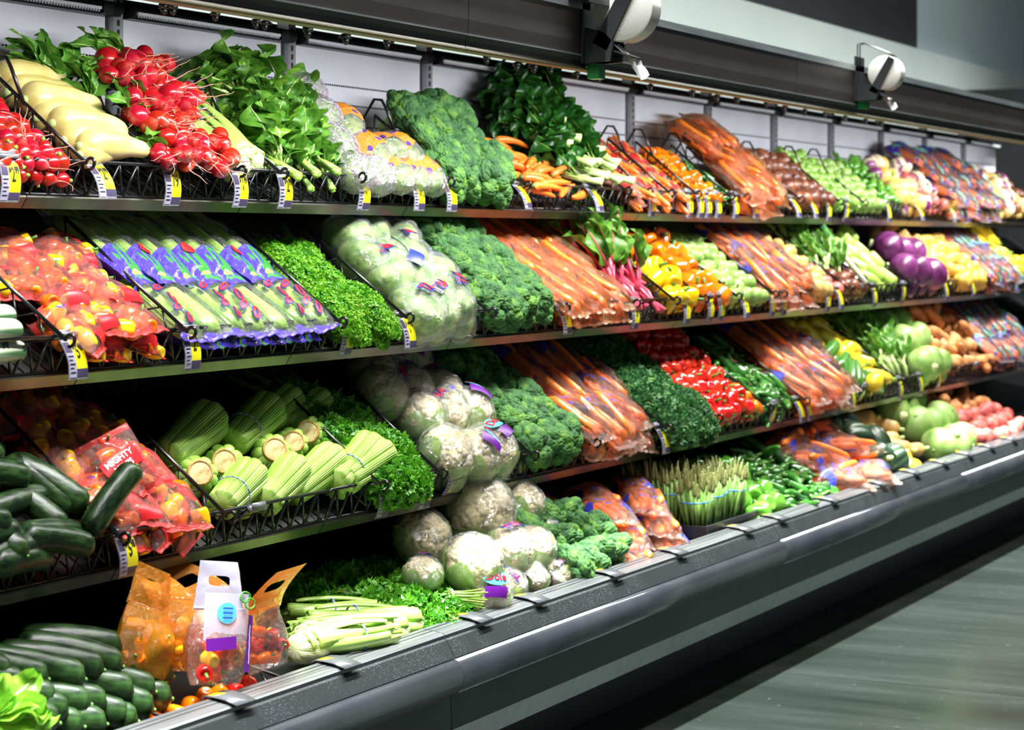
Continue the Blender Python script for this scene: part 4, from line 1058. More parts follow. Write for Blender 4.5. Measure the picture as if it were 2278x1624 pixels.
# ---- bags
def pillow(a, b, h, seed, n=22, m_=16, lump=.25, crimp=.12, lf=38):
    s1 = sines(seed, lf); s2 = sines(seed + 1, lf * 2.5)
    def zf(x, y):
        q = max(0, 1 - abs(x / a) ** 2.0) ** .5 * max(0, 1 - abs(y / (b * (1 - crimp))) ** 4) ** .6 if abs(y) < b * (1 - crimp) else 0
        P = np.array([x, y, 0.3]); return h * q * (1 + lump * float(s1(P)) + lump * .5 * float(s2(P))) + .0012
    mb = MB()
    for sg in (1, -1):
        V = np.array([[(x * a, y * b, sg * zf(x * a, y * b) * (1 if sg > 0 else .55)) for x in np.linspace(-1, 1, m_)[::sg]] for y in np.linspace(-1, 1, n)])
        fr = abs(V[:, :, 1]) / b
        V[:, :, 2] += np.where(fr > 1 - crimp * 1.2, .0025 * np.sin(V[:, :, 0] * 160 + seed), 0)
        mb.grid(V)
    return mb, zf
def project(mb, zf, off=.002):
    mb.v = [(x, y, zf(x, y) + off + z) for x, y, z in mb.v]; return mb
def patch(w_, h_, cx, cy, rot, n=6):
    V = np.zeros((n, n, 3))
    for i in range(n):
        for j in range(n):
            x, y = (j / (n - 1) - .5) * w_, (i / (n - 1) - .5) * h_
            V[i, j] = (cx + x * math.cos(rot) - y * math.sin(rot), cy + x * math.sin(rot) + y * math.cos(rot), 0)
    return MB().grid(V)
def oval(w_, h_, cx, cy, rot, n=20):
    mb = MB(); V = np.array([[(cx + q * (w_ / 2 * math.cos(a) * math.cos(rot) - h_ / 2 * math.sin(a) * math.sin(rot)), cy + q * (w_ / 2 * math.cos(a) * math.sin(rot) + h_ / 2 * math.sin(a) * math.cos(rot)), 0) for a in np.linspace(0, 2 * math.pi, n, endpoint=False)] for q in (1, .66, .33, .02)])
    return mb.grid(V, wrap=True)
def lettering(s, size, m, cx, cy, rot, zf, off=.003, bold=.0, sx=1.0):
    src = text_mesh(s, size, m, bold=bold)
    me = src.copy(); co, sn2 = math.cos(rot), math.sin(rot)
    for v in me.vertices:
        x, y = v.co.x * sx, v.co.y
        X, Y = cx + x * co - y * sn2, cy + x * sn2 + y * co
        v.co = (X, Y, zf(X, Y) + off + v.co.z)
    return me
def barcode(cx, cy, rot, zf, off=.0025):
    mb = MB()
    for k in range(7): mb.merge(patch(.0022, .018, cx + (k - 3) * .0042 * math.cos(rot), cy + (k - 3) * .0042 * math.sin(rot), rot, 2))
    return project(mb, zf, off).mesh('barcode', m_pblue)

def bag(nm, fm, a, b, h, contents, seed, marks=None, lump=.25):
    mb, zf = pillow(a, b, h, seed, lump=lump)
    ps = [pt('film', mb.mesh('film', fm))] + contents
    if marks: ps += marks(zf)
    return (nm, ps)
def carrots_in(n, a, b, h, seed, meshes=None, L=.17):
    r = np.random.RandomState(seed); out = []
    per = max(2, int(n / 2))
    for i in range(n):
        row = i // per; k = i % per
        x = (k - (per - 1) / 2) / per * 1.5 * a
        fl_ = r.rand() < .5
        y = r.uniform(-.02, .02)
        M = T(x, y + (L / 2 if fl_ else -L / 2), (row - .5) * h * .50) @ RZ(math.pi if fl_ else 0) @ RZ(r.uniform(-.10, .10)) @ RX(r.uniform(-.04, .04)) @ S(r.uniform(.9, 1.1))
        out.append(pt('carrot', (meshes or carrot_in)[r.randint(2)], M))
    return out
CBAG = [bag('carrot_bag', F_car, .066, .120, .046, carrots_in(11, .054, .118, .040, s), s) for s in (171, 172, 173)]
CBAG2 = [bag('carrot_bag', F_car2, .062, .126, .045, carrots_in(11, .050, .125, .040, s), s) for s in (174, 175)]
PBAG = [bag('root_bag', F_purp, .062, .115, .038, carrots_in(8, .058, .115, .032, s), s) for s in (176, 177)]
def minis_in(n, seed, keys='oyor', sp=.055, spy=.062):
    r = np.random.RandomState(seed); out = []
    for i in range(n):
        k = keys[r.randint(len(keys))]; pr2 = mini_body[k][r.randint(2)]
        M = T(r.uniform(-sp, sp), r.uniform(-spy, spy), r.uniform(-.006, .012)) @ Euler((r.uniform(0, 6), r.uniform(0, 6), r.uniform(0, 6))).to_matrix().to_4x4() @ S(r.uniform(1.0, 1.2))
        out.append(pt('mini_pepper', pr2[0][1], M, [pt('stem', pr2[1][1])]))
    return out
def mini_marks(zf):
    return [pt('brand_panel', project(patch(.060, .030, .01, -.055, .1), zf, .003).mesh('brand_panel', m_pred_)), pt('barcode', barcode(-.03, .05, .3, zf))]
def mighty_marks(zf):
    return [pt('brand_panel', project(patch(.100, .046, .0, .0, .12), zf, .004).mesh('brand_panel', m_pred_)),
            pt('lettering', lettering('MIGHTY', .021, m_white, -.004, .010, .12, zf, .0055, .0006)), pt('lettering', lettering('MINIS', .021, m_white, -.002, -.011, .12, zf, .0055, .0006))]
MBAG = [bag('mini_pepper_bag', F_mini, .072, .082, .036, minis_in(10, s, k), s, mini_marks if s % 2 else None) for s, k in ((181, 'oyyo'), (182, 'oyoo'), (183, 'oory'))]
MBAGR = [bag('mini_pepper_bag', F_mini, .072, .082, .036, minis_in(10, s, k), s, mini_marks if s % 2 else None) for s, k in ((184, 'oroo'), (185, 'roor'), (186, 'ooyr'))]
MIGHTY = bag('mini_pepper_bag', F_mini, .078, .085, .036, minis_in(10, 187, 'oroo'), 187, mighty_marks)
# celery hearts in film
def loop_mark(w_, h_, t_, cx, cy, rot, zf, off, m):
    V = np.array([[(cx + (w_ / 2 + q) * math.cos(a) * math.cos(rot) - (h_ / 2 + q) * math.sin(a) * math.sin(rot), cy + (w_ / 2 + q) * math.cos(a) * math.sin(rot) + (h_ / 2 + q) * math.sin(a) * math.cos(rot), 0) for a in np.linspace(0, 2 * math.pi, 22, endpoint=False)] for q in (-t_, t_)])
    return pt('printed_loop', project(MB().grid(V, wrap=True), zf, off).mesh('printed_loop', m))
def cel_marks(zf):
    out = []
    for cx, cy_, w_, h_, r_ in ((.008, -.098, .040, .014, .9), (-.010, -.066, .030, .012, .6), (.008, -.028, .044, .015, 1.1), (-.008, .012, .030, .012, .4)):
        out.append(loop_mark(w_, h_, .0058, cx, cy_, r_, zf, .0026, m_pblue)); out.append(loop_mark(w_, h_, .0036, cx, cy_, r_, zf, .0042, m_pred_))
    return out
def cel_marks2(zf): return [pt('printed_badge', project(oval(.042, .042, .0, .052, 0), zf, .003).mesh('printed_badge', m_pred_))]
def heart(seed, marks):
    core = ribbed(.27, .038, seed, 5, 6, .72, .15, .80, 120, 12); 
    me = core.mesh('celery_heart', m_celery)
    return bag('celery_bag', F_cel, .052, .160, .036, [pt('celery_heart', me, T(0, -.135, -.001))], seed, marks, .10)
HEART = [heart(191, cel_marks), heart(192, None), heart(193, cel_marks), heart(194, cel_marks2)]
# round heads in film
def round_film(Rx, Ry, Rz, seed, fm, gather=True, nu=90, nv=50):
    s1 = sines(seed, 16); s2 = sines(seed + 3, 48); s3 = sines(seed + 5, 26, 3); s4 = sines(seed + 7, 44, 3)
    def fn(th, t_):
        a = math.pi * t_
        P = np.stack([Rx * math.sin(a) * np.cos(th), Ry * math.sin(a) * np.sin(th), np.full_like(th, Rz * math.cos(a))], 1)
        cr = (1 - np.abs(s3(P)) * 2.2).clip(0, 1) ** 3 + .7 * (1 - np.abs(s4(P)) * 2.2).clip(0, 1) ** 3
        k = 1 + .03 * s1(P) + .015 * s2(P) + .045 * cr + .02 * np.abs(np.sin(7 * th + seed)) * max(0, -math.cos(a))
        return P * k[:, None]
    mb = rev(fn, nu, nv)
    return mb.mesh('film', fm)
def ell(Rx, Ry, Rz): return lambda x, y: Rz * math.sqrt(max(.02, 1 - (x / Rx) ** 2 - (y / Ry) ** 2))
def logo(zf, cx, cy, rot, size=.045, off=.006):
    return [pt('printed_logo', lettering('T&A', size, m_pblue, cx, cy, rot, zf, off, .0042)), pt('printed_logo', lettering('T&A', size, m_pred_, cx, cy, rot, zf, off + .0016, .0006))]
def dole(zf, cx, cy, rot, off=.006):
    o = [pt('printed_panel', project(oval(.088, .050, cx, cy, rot), zf, off).mesh('printed_panel', m_psky)),
         pt('lettering', lettering('Dole', .036, m_pred_, cx, cy + .002, rot, zf, off + .002, .001)),
         pt('printed_panel', project(patch(.075, .034, cx + .045 * math.sin(rot), cy - .045 * math.cos(rot), rot), zf, off).mesh('printed_panel', m_ppur))]
    return o
def lettuce_bag(seed, mk):
    s1 = sines(seed, 26); s2 = sines(seed + 1, 60)
    def fn(th, t_):
        a = math.pi * t_
        P = np.stack([.070 * math.sin(a) * np.cos(th), .078 * math.sin(a) * np.sin(th), np.full_like(th, .060 * math.cos(a))], 1)
        w_ = ((th / (2 * math.pi) * 4 + 1.1 * t_) % 1.0)
        return P * (1 + .12 * w_ * math.sin(a) + .08 * s1(P) + .05 * s2(P))[:, None]
    head = rev(fn, 44, 26).mesh('lettuce_head', m_lett)
    zf = ell(.088, .096, .074); mk_ = []
    if mk == 1: mk_ = logo(zf, .0, .015, .4)
    if mk == 2: mk_ = [pt('printed_panel', project(patch(.06, .045, -.01, .03, .2), zf, .006).mesh('printed_panel', m_pblue)), pt('barcode', barcode(.03, -.02, .5, zf, .007))]
    if mk == 3: mk_ = [pt('barcode', barcode(.0, .02, .2, zf, .007)), pt('printed_panel', project(patch(.022, .07, .045, -.01, .3), zf, .006).mesh('printed_panel', m_pblue))]
    return ('lettuce_bag', [pt('lettuce_head', head), pt('film', round_film(.082, .092, .070, seed, F_lett))] + mk_)
LBAG = [lettuce_bag(201, 1), lettuce_bag(202, 2), lettuce_bag(203, 3), lettuce_bag(204, 1)]
def hug_leaf(seed, Rr=.081):
    r = np.random.RandomState(seed); nt, ns = 12, 9; V = np.zeros((nt + 1, ns, 3)); top = r.uniform(.85, 1.25); s1 = sines(seed, 40)
    for i in range(nt + 1):
        q = i / nt; p = 2.6 - (2.6 - top) * q
        w_ = .62 * (math.sin(math.pi * min(.98, .12 + .85 * q)) ** .8) * (1 + .10 * math.sin(13 * q + seed))
        for j in range(ns):
            u = (j / (ns - 1) - .5) * 2; a = u * w_
            P = np.array([math.sin(p) * math.sin(a), math.sin(p) * math.cos(a), math.cos(p) * .9])
            V[i, j] = P * (Rr + .004 * abs(u) + .006 * q * q + .003 * float(s1(P * .08)) + (.003 if j == ns // 2 else 0))
    return MB().grid(V).mesh('wrapper_leaf', m_wrapl)
m_wrapl = mat('cauliflower_wrapper_leaf', c(120, 160, 74), c(196, 212, 150), 22, .42, bump=.3, bscale=50, transl=.2, stretch=(1, 1, .3))
HUG = [hug_leaf(s) for s in (1, 2, 3)]
def cauliflower(seed, mk):
    """radius about 0.085"""
    curd = floret_dome(.078, 30, 330, seed, .20, .07, 2.1, 110, 60, .88).mesh('curd', m_caul)
    ps = [pt('curd', curd)]
    r = np.random.RandomState(seed)
    for k in range(5):
        a = k * 1.26 + r.uniform(-.3, .3)
        ps.append(pt('wrapper_leaf', HUG[(k + seed) % 3], RZ(a)))
    ps.append(pt('film', round_film(.088, .088, .078, seed, F_clear)))
    zf = ell(.094, .094, .083)
    if mk == 1: ps += logo(zf, .02, .03, .7, .042)
    if mk == 2: ps += dole(zf, .0, .02, -.3)
    if mk == 3: ps += [pt('barcode', barcode(.03, .02, .9, zf, .007)), *logo(zf, -.03, .02, .2, .034)]
    return ('bagged_cauliflower', ps)
CAUL = [cauliflower(211, 0), cauliflower(212, 1), cauliflower(213, 2), cauliflower(214, 3)]
SLAW = [('slaw_bag', [pt('shreds', blob('x', m_lett, .06, .07, .05, s, .15, 40)[1][0][1]), pt('film', round_film(.068, .078, .058, s, F_slaw))]) for s in (221, 222)]
SALB = [('salad_bag', [pt('shreds', blob('x', m_lett, .060, .075, .042, s, .15, 40)[1][0][1]), pt('film', round_film(.068, .085, .052, s, F_sal))]) for s in (223, 224)]
NOOD = [bag('noodle_bag', F_noo, .056, .085, .028, carrots_in(8, .05, .08, .02, s, L=.12), s) for s in (225, 226)]
WRAP = [('wrapped_root', [pt('root', capsule(.20, .020, .016, .02, s, 12, 10).mesh('root', m_celpale)), pt('film', capsule(.22, .025, .021, .02, s, 14, 12, lump=.10).mesh('film', F_clear))]) for s in (227, 228)]

# asparagus bundle standing in a tray
spear = MB().tube([(0, 0, 0), (.001, 0, .08), (0, .001, .155)], [.0052, .0050, .0046], 6).mesh('stalk', m_aspar)
def tipm():
    def fn(th, t_):
        rad = (.0055 * (1 - t_ ** 1.6) + .0006) * (1 + .22 * np.sin(3 * th + 14 * t_))
        return np.stack([rad * np.cos(th), rad * np.sin(th), np.full_like(th, .152 + .058 * t_)], 1)
    return rev(fn, 8, 8).mesh('tip', m_aspt)
tip = tipm()
def asparagus(seed):
    r = np.random.RandomState(seed); ps = []
    for i in range(30):
        q = math.sqrt(i / 30) * .034; a = i * 2.4
        ps.append(pt('spear', spear, T(q * math.cos(a), q * math.sin(a), r.uniform(0, .012)) @ RX(-.35 * q * math.sin(a) / .034 * .5) @ RY(.35 * q * math.cos(a) / .034 * .5) @ RZ(r.uniform(0, 6)) @ S(1, 1, r.uniform(.85, 1.08)), [pt('tip', tip)]))
    bd = MB().tube([(.050 * math.cos(a), .050 * math.sin(a), .115) for a in np.linspace(0, 2 * math.pi, 24, endpoint=False)], .0026, 5, True).mesh('rubber_band', m_blueband)
    ps.append(pt('rubber_band', bd, None, ()))
    return ('asparagus_bundle', ps)
ASPA = [asparagus(s) for s in (231, 232)]
leek_m = MB().tube([(0, 0, 0), (0, .12, .004), (0, .26, 0), (0, .40, .01)], [.016, .015, .017, .024], 12)
for k, (dx, dz) in enumerate(((-.05, .01), (.0, .03), (.05, .0), (.02, -.03))):
    leek_m.grid(np.array([[(dx * q + s_ * .016 * (1 - .6 * q), .38 + .13 * q, .01 + dz * q) for s_ in (-1, 0, 1)] for q in (0, .4, .8, 1)]))
LEEK = [('leek', [pt('leek_stalk', leek_m.mesh('leek_stalk', m_leek))])]
# ================================================================== stocking the case
def rnd_rot(): return (ru(0, 6.28), ru(0, 6.28), ru(0, 6.28))
def flat_rot(a=.18, z=.25, base=0.0): return lambda: (ru(-a, a), ru(-a, a), base + ru(-z, z))
def lay(B, px0, px1, v0, v1, du, dv, protos, label, cat, group, w=.05, rot=rnd_rot, sc=(.9, 1.1), jit=.42, mx=.012, keep=1.0, jw=.004, under=0):
    X0, X1 = B.x(px0) + mx, B.x(px1) - mx
    lab = label if callable(label) else (lambda n_: label)
    nu = max(1, round((X1 - X0) / du)); st = (X1 - X0) / nu
    v = v0; row = 0; out = []
    if under:
        for i in range(nu):            # the layer down on the pan, seen through the wire front
            p = random.choice(protos); f = v0 * .85 + .005
            out.append(inst(p, B.M(X0 + st * (i + .5) + ru(-.1, .1) * st, f, under, rot(), sc[0]), lab(p[0]), cat, group))
    while v <= v1 + 1e-6:
        for i in range(nu):
            if random.random() > keep: continue
            X = X0 + st * (i + .5 + (.25 if row % 2 else -.25)) + ru(-jit, jit) * st * .6
            X = min(max(X, X0 + st * .3), X1 - st * .3)
            vv = v + ru(-jit, jit) * dv * .6
            ww = (w(vv, (X - X0) / (X1 - X0)) if callable(w) else w) + ru(-jw, jw)
            p = random.choice(protos); out.append(inst(p, B.M(X, vv, ww, rot(), ru(*sc)), lab(p[0]), cat, group))
        v += dv; row += 1
    return out
def heap(a, b): return lambda v, u: a + b * v

# ---------------------------------------------------------------- top shelf
L = 'topped red radish in the pile left of the parsnips on the top shelf'
lay(B1, -90, 165, .022, .12, .039, .037, RAD, L, 'radish', 'topped radishes on the top shelf', .024)
lay(B1, -90, 165, .030, .40, .039, .036, RAD, L, 'radish', 'topped radishes on the top shelf', heap(.056, .06))
for i, (v, u, a, s_) in enumerate(((.045, .35, .25, 1.0), (.060, .55, -.05, 1.05), (.105, .42, .10, 1.1), (.155, .36, -.10, 1.1), (.205, .30, .05, 1.15), (.255, .25, -.05, 1.15), (.31, .2, .02, 1.15), (.355, .15, .0, 1.1))):
    P = B1.p(B1.x(165) + .02 + .02 * u, v, .075 + .015 * (i % 2) + .04 * v)
    inst(PARS[i % 3], frame(P, B1.d(1, a * .6, 0), B1.d(0, 0, 1), s_), 'fat pale yellow parsnip stacked crosswise beside the radishes', 'parsnip', 'parsnips on the top shelf')

def radish_bunch(seed):
    r = np.random.RandomState(seed); ps = []
    for i in range(9):
        a = i * 2.4; q = .014 + .036 * math.sqrt(i / 9)
        rp = RAD[r.randint(4)]
        M = T(q * math.cos(a), q * math.sin(a) * .8 - .01, .012 + .016 * (i % 3)) @ Euler((R(-118) + r.uniform(-.5, .5), r.uniform(-.4, .4), r.uniform(-.8, .8))).to_matrix().to_4x4() @ S(r.uniform(.85, 1.15))
        ps.append(pt('radish', rp[1][0][1], M, [pt('root_hair', rp[1][1][1])]))
    for i in range(6):
        lm = (LV_rad + LV_radL)[r.randint(6)]
        ps.append(pt('leaf', lm, T(r.uniform(-.05, .02), .02, .012 + r.uniform(0, .02)) @ RZ(r.uniform(-.4, 1.7)) @ RX(r.uniform(.0, .7)) @ RY(r.uniform(-.8, .8)) @ S(r.uniform(.6, .85))))
    return ('radish_bunch', ps)
RBUN = [radish_bunch(s) for s in (301, 302, 303)]
L = 'bunch of red radishes with leaves and long root hairs on the top shelf'
lay(B1, 330, 508, .045, .40, .085, .062, RBUN, L, 'radish bunch', 'radish bunches on the top shelf', heap(.055, .30), flat_rot(.25, .5), (1.0, 1.2), mx=.04)
for px, py, Y, s_ in ((135, 180, 3.40, 1.5), (90, 175, 3.42, 1.4), (200, 225, 3.33, 1.2)):
    e = empty('leafy_radish', (0, 0, 0), 'upright dark leafy radish tops against the white back panel', 'radish leaves', 'radish tops at the back of the top shelf')
    e.matrix_world = T(*at(px, py, Y)) @ RX(R(45)) @ S(s_)
    for k in range(12):
        part('leaf', random.choice(LV_rad), e, RZ(ru(-1.3, 1.0)) @ RX(ru(-.1, 1.0)) @ T(0, .01, 0) @ RY(ru(-1.2, 1.2)) @ S(ru(.6, .95)))
# celery sticks
for X, v, a in ((505, .02, .06), (545, .035, -.10), (525, .05, .02)):
    inst(CELL[0 if a > 0 else 1], frame(B1.p(B1.x(X) + .06, v, .055 + v * .4), B1.d(a, 1, .08), B1.d(0, 0, 1), .95), 'slender green celery lying up the slope between radishes and rapini', 'celery', 'celery on the top shelf')
# rapini
stem_r = MB()
for k in range(6): stem_r.tube([(ru(-.02, .02), -.07, ru(0, .02)), (ru(-.02, .02), -.02, ru(.01, .03)), (ru(-.03, .03), .06, ru(.01, .03))], [.008, .007, .004], 7)
stem_r = stem_r.mesh('stems', m_celery)
RAPI = [bunch('rapini_bunch', LV_must + LV_mustL, 15, .75, 1.0, s, extra=[pt('stems', stem_r)], sc=(.65, 1.0)) for s in (311, 312, 313)]
lay(B1, 595, 785, .055, .36, .105, .085, RAPI, 'ruffled leafy green rapini bunch with thick pale stems', 'rapini', 'rapini bunches on the top shelf', heap(.045, .26), lambda: (ru(-.2, .12), ru(-.3, .3), ru(-.5, .5)), (.75, .95), mx=.05, under=0.030)
# slaw and salad bags
X0 = B1.x(775)
for i, (u, v, w_) in enumerate(((.05, .05, .07), (.06, .15, .10), (.06, .25, .14), (.10, .34, .16), (.17, .05, .06))):
    inst(SLAW[i % 2], B1.M(X0 + u, v, w_, (ru(-.3, .3), ru(-.3, .3), ru(0, 3)), 1.0), 'crinkled lavender streaked slaw bag beside the rapini', 'slaw bag', 'slaw bags on the top shelf')
for i, (u, v, w_) in enumerate(((.28, .05, .065), (.37, .05, .065), (.46, .05, .07), (.24, .14, .09), (.33, .14, .10), (.43, .14, .10), (.22, .25, .12))):
    inst(SALB[i % 2], B1.M(X0 + u, v, w_, (ru(-.3, .2), ru(-.5, .1), ru(-.4, .4)), .95), 'clear salad bag with orange and purple print below the white panels', 'salad bag', 'salad bags on the top shelf')
# broccoli
BR = lambda: (ru(-.5, .35), ru(-.4, .4), ru(0, 6))
lay(B1, 974, 1150, .055, .34, .118, .085, BROC, 'tight green broccoli crown on the top shelf', 'broccoli', 'broccoli crowns on the top shelf', heap(.065, .26), BR, (.95, 1.15), mx=.05, under=0.030)
# loose carrots
for i in range(46):
    v = ru(.02, .30); X = ru(B1.x(1150) + .02, B1.x(1305) - .12)
    dirx = 1 if random.random() < .75 else -1
    P = B1.p(X + (0 if dirx > 0 else .17), v, ru(.035, .075) + .03 * v)
    inst(random.choice(CARR), frame(P, B1.d(dirx, ru(-.5, .35), ru(-.06, .1)), B1.d(0, 0, 1), ru(.9, 1.15)), 'loose orange carrot in the pile beside the broccoli crowns', 'carrot', 'loose carrots on the top shelf')
# chard
stem_c = MB()
for k in range(7): stem_c.tube([(ru(-.03, .03), -.12, ru(0, .02)), (ru(-.02, .02), -.04, ru(.0, .02)), (ru(-.02, .02), .06, ru(.0, .02))], [.010, .009, .006], 7)
stem_c = stem_c.mesh('stems', m_rib)
CHARD = [bunch('chard_bunch', LV_chard, 15, .6, .9, s, extra=[pt('stems', stem_c)], sc=(.7, 1.0)) for s in (321, 322)]
lay(B1, 1285, 1405, .10, .36, .11, .085, CHARD, 'big dark green chard bunch with pale stems', 'chard', 'chard bunches on the top shelf', heap(.05, .32), lambda: (ru(-.35, .0), ru(-.2, .3), ru(-.2, .5)), (.75, .92), mx=.03)
# small bags, mini peppers, chilies, carrots
lay(B1, 1400, 1470, .07, .34, .11, .085, NOOD, 'clear bag of orange strips with red and yellow label', 'vegetable bag', 'strip bags on the top shelf', heap(.055, .08), flat_rot(.2, .25), (.9, 1.05), under=0.022)
lay(B1, 1470, 1535, .07, .34, .11, .085, NOOD, 'flat red labelled sachet beside the mini orange peppers', 'sachet', 'sachets on the top shelf', heap(.055, .04), flat_rot(.15, .15), (.8, .95), under=0.022)
lay(B1, 1535, 1600, .03, .34, .048, .045, MINI, 'small orange pepper in the pile between dividers on the top shelf', 'mini pepper', 'mini orange peppers on the top shelf', heap(.06, .10), rnd_rot, (1.0, 1.2), under=0.022)
lay(B1, 1600, 1640, .03, .30, .055, .034, CHIL, 'shiny green chili in the narrow bin on the top shelf', 'chili', 'green chilies on the top shelf', heap(.055, .05), flat_rot(.3, .7, 1.2), (1.0, 1.2), under=0.022)
lay(B1, 1640, 1728, .10, .36, .125, .13, CBAG2, 'large orange carrot bag on the top shelf', 'carrot bag', 'large carrot bags on the top shelf', heap(.08, .20), flat_rot(.2, .2), (1.05, 1.2), under=0.022)
lay(B1, 1728, 1766, .015, .20, .055, .18, WRAP, 'long white root wrapped in clear film', 'wrapped root', 'wrapped white roots on the top shelf', .06, flat_rot(.08, .1), (1.0, 1.1), under=0.022)
lay(B1, 1766, 1850, .04, .36, .075, .070, BEET, 'round brown red beet on the top shelf', 'beet', 'beets on the top shelf', heap(.06, .12), rnd_rot, (1.0, 1.25), under=0.030)
lay(B1, 1850, 1907, .035, .36, .056, .054, SPRO, 'small round green sprout head on the top shelf', 'sprout', 'sprouts on the top shelf', heap(.06, .14), rnd_rot, (1.0, 1.2), under=0.030)
lay(B1, 1907, 1965, .035, .36, .058, .056, TOMA, 'green tomatillo piled on the top shelf', 'tomatillo', 'tomatillos on the top shelf', heap(.06, .12), rnd_rot, (1.0, 1.2), under=0.030)
lay(B1, 1962, 2010, .04, .34, .06, .05, LONGP, 'long green pepper lying crosswise on the top shelf', 'green pepper', 'long green peppers on the top shelf', heap(.065, .14), flat_rot(.2, .3, -1.2), (1.0, 1.2), under=0.030)
lay(B1, 2008, 2062, .05, .36, .11, .095, RUTA + TURN[:1], lambda n_: 'yellow rutabaga on the top shelf' if n_ == 'rutabaga' else 'turnip among the yellow rutabagas on the top shelf', 'rutabaga', 'rutabagas on the top shelf', heap(.07, .14), rnd_rot, (.95, 1.15), under=0.030)
lay(B1, 2062, 2105, .05, .36, .10, .09, TURN + REDP, lambda n_: 'purple topped turnip piled on the top shelf' if n_ == 'turnip' else 'red root piled among the turnips on the top shelf', 'turnip', 'turnips on the top shelf', heap(.07, .16), rnd_rot, (1.0, 1.25), under=0.030)
lay(B1, 2105, 2128, .05, .20, .10, .085, [blob('potato', m_potato, .05, .06, .045, 93)], 'large yellow potato at the front of the top shelf', 'potato', 'large potatoes on the top shelf', .075, rnd_rot, under=0.030)
lay(B1, 2105, 2225, .10, .36, .14, .13, PBAG, 'purple printed bag of carrots on the top shelf', 'root bag', 'purple root bags on the top shelf', heap(.075, .24), flat_rot(.2, .2), (1.1, 1.25), under=0.022)
lay(B1, 2225, 2300, .05, .36, .10, .09, POT + TURN + BEET, lambda n_: n_ + ' in the mixed roots at the far end of the top shelf', 'root vegetable', 'mixed roots at the far end of the top shelf', heap(.075, .14), rnd_rot, (1.1, 1.3), under=0.030)

# ---------------------------------------------------------------- second shelf
for i in range(11):
    v, layer = .035 + .052 * (i % 6), i // 6
    P = B2.p(B2.x(70) - .165 + ru(-.03, .02), v + .02 * layer, .026 + .046 * layer)
    inst(STRZ[i % 2], frame(P, B2.d(1, ru(-.12, .12), 0), B2.d(0, 0, 1), .85), 'pale striped green zucchini beside the bagged mini peppers', 'zucchini', 'striped zucchini on the second shelf')
lay(B2, 118, 392, .075, .44, .118, .095, MBAG, 'red printed bag of yellow and orange mini peppers on the second shelf', 'mini pepper bag', 'mini pepper bags on the second shelf', heap(.060, .06), flat_rot(.25, .5), (.95, 1.08), mx=.06, under=0.022)
X0, X1 = B2.x(390), B2.x(730)
for i in range(7):
    X = X0 + .055 + (X1 - X0 - .10) * i / 6
    inst(HEART[i % 3], B2.M(X, .150 + ru(-.012, .012), .062, (ru(-.03, .03), ru(-.25, .1), ru(-.05, .05)), 1.0), 'clear bag of celery hearts with purple ends in the front row', 'celery bag', 'front row celery bags on the second shelf')
for i in range(7):
    X = X0 + .055 + (X1 - X0 - .10) * i / 6
    inst(HEART[(i * 2 + 1) % 4], B2.M(X - .02, .345 + ru(-.012, .012), .085, (ru(-.03, .03), ru(-.25, .1), math.pi + ru(-.05, .05)), 1.0), 'purple printed bag of celery hearts in the upper row', 'celery bag', 'upper row celery bags on the second shelf')
for i in range(6):
    X = X0 + .09 + (X1 - X0 - .18) * i / 5
    inst(HEART[1], B2.M(X, .150, .022, (.02, 0, math.pi + ru(-.05, .05)), .95), 'celery heart bag lying underneath the front row', 'celery bag', 'lower celery bags on the second shelf')
for i in range(6):
    X = X0 + .08 + (X1 - X0 - .14) * i / 5
    inst(CELL[i % 2], frame(B2.p(X, .40, .07), B2.d(ru(-.1, .1), 1, 0), B2.d(0, 0, 1), .7), 'bare celery stalks behind the purple celery bags', 'celery', 'celery behind the bags on the second shelf')
lay(B2, 735, 880, .055, .34, .10, .085, CURLY, 'fluffy bright green curly parsley bunch', 'parsley', 'curly parsley on the second shelf', heap(.045, .0), lambda: (ru(-.2, .2), ru(-.2, .2), math.pi + ru(-.6, .6)), (1.0, 1.2), mx=.05, under=0.022)
lay(B2, 880, 1068, .06, .40, .145, .105, LBAG, 'green lettuce head in a crinkled clear printed bag', 'lettuce bag', 'lettuce bags on the second shelf', heap(.068, .14), lambda: (ru(-.4, .3), ru(-.4, .4), ru(-.8, .8)), (1.0, 1.12), mx=.06, under=0.030)
lay(B2, 1068, 1235, .055, .40, .112, .082, BROC, 'dewy green broccoli crown beside the bagged carrots', 'broccoli', 'broccoli crowns on the second shelf', heap(.062, .14), BR, (.9, 1.1), mx=.05, under=0.030)
lay(B2, 1235, 1392, .115, .42, .115, .15, CBAG2, 'orange tinted bag of whole carrots beside the broccoli', 'carrot bag', 'carrot bags beside the broccoli on the second shelf', heap(.065, .03), flat_rot(.06, .1), (1.05, 1.15), under=0.022)
stem_p = MB()
for k in range(7): stem_p.tube([(ru(-.03, .03), -.13, ru(0, .03)), (ru(-.02, .02), -.04, ru(.0, .03)), (ru(-.02, .02), .06, ru(.0, .02))], [.008, .007, .005], 7)
stem_p = stem_p.mesh('pink_stems', m_ribpink)
PCH = [bunch('rainbow_chard', LV_pink, 11, .5, .9, s, extra=[pt('pink_stems', stem_p)], sc=(.7, 1.0)) for s in (331, 332)]
lay(B2, 1392, 1482, .14, .36, .10, .10, PCH, 'chard bunch with pink stems and green leaves', 'chard', 'rainbow chard on the second shelf', heap(.040, .10), lambda: (ru(.0, .25), ru(-.2, .2), ru(-.2, .2)), (.9, 1.1), mx=.03)
lay(B2, 1482, 1550, .045, .26, .088, .078, P_YEL, 'glossy yellow bell pepper', 'bell pepper', 'yellow bell peppers on the second shelf', heap(.062, .12), rnd_rot, (1.0, 1.15), under=0.030)
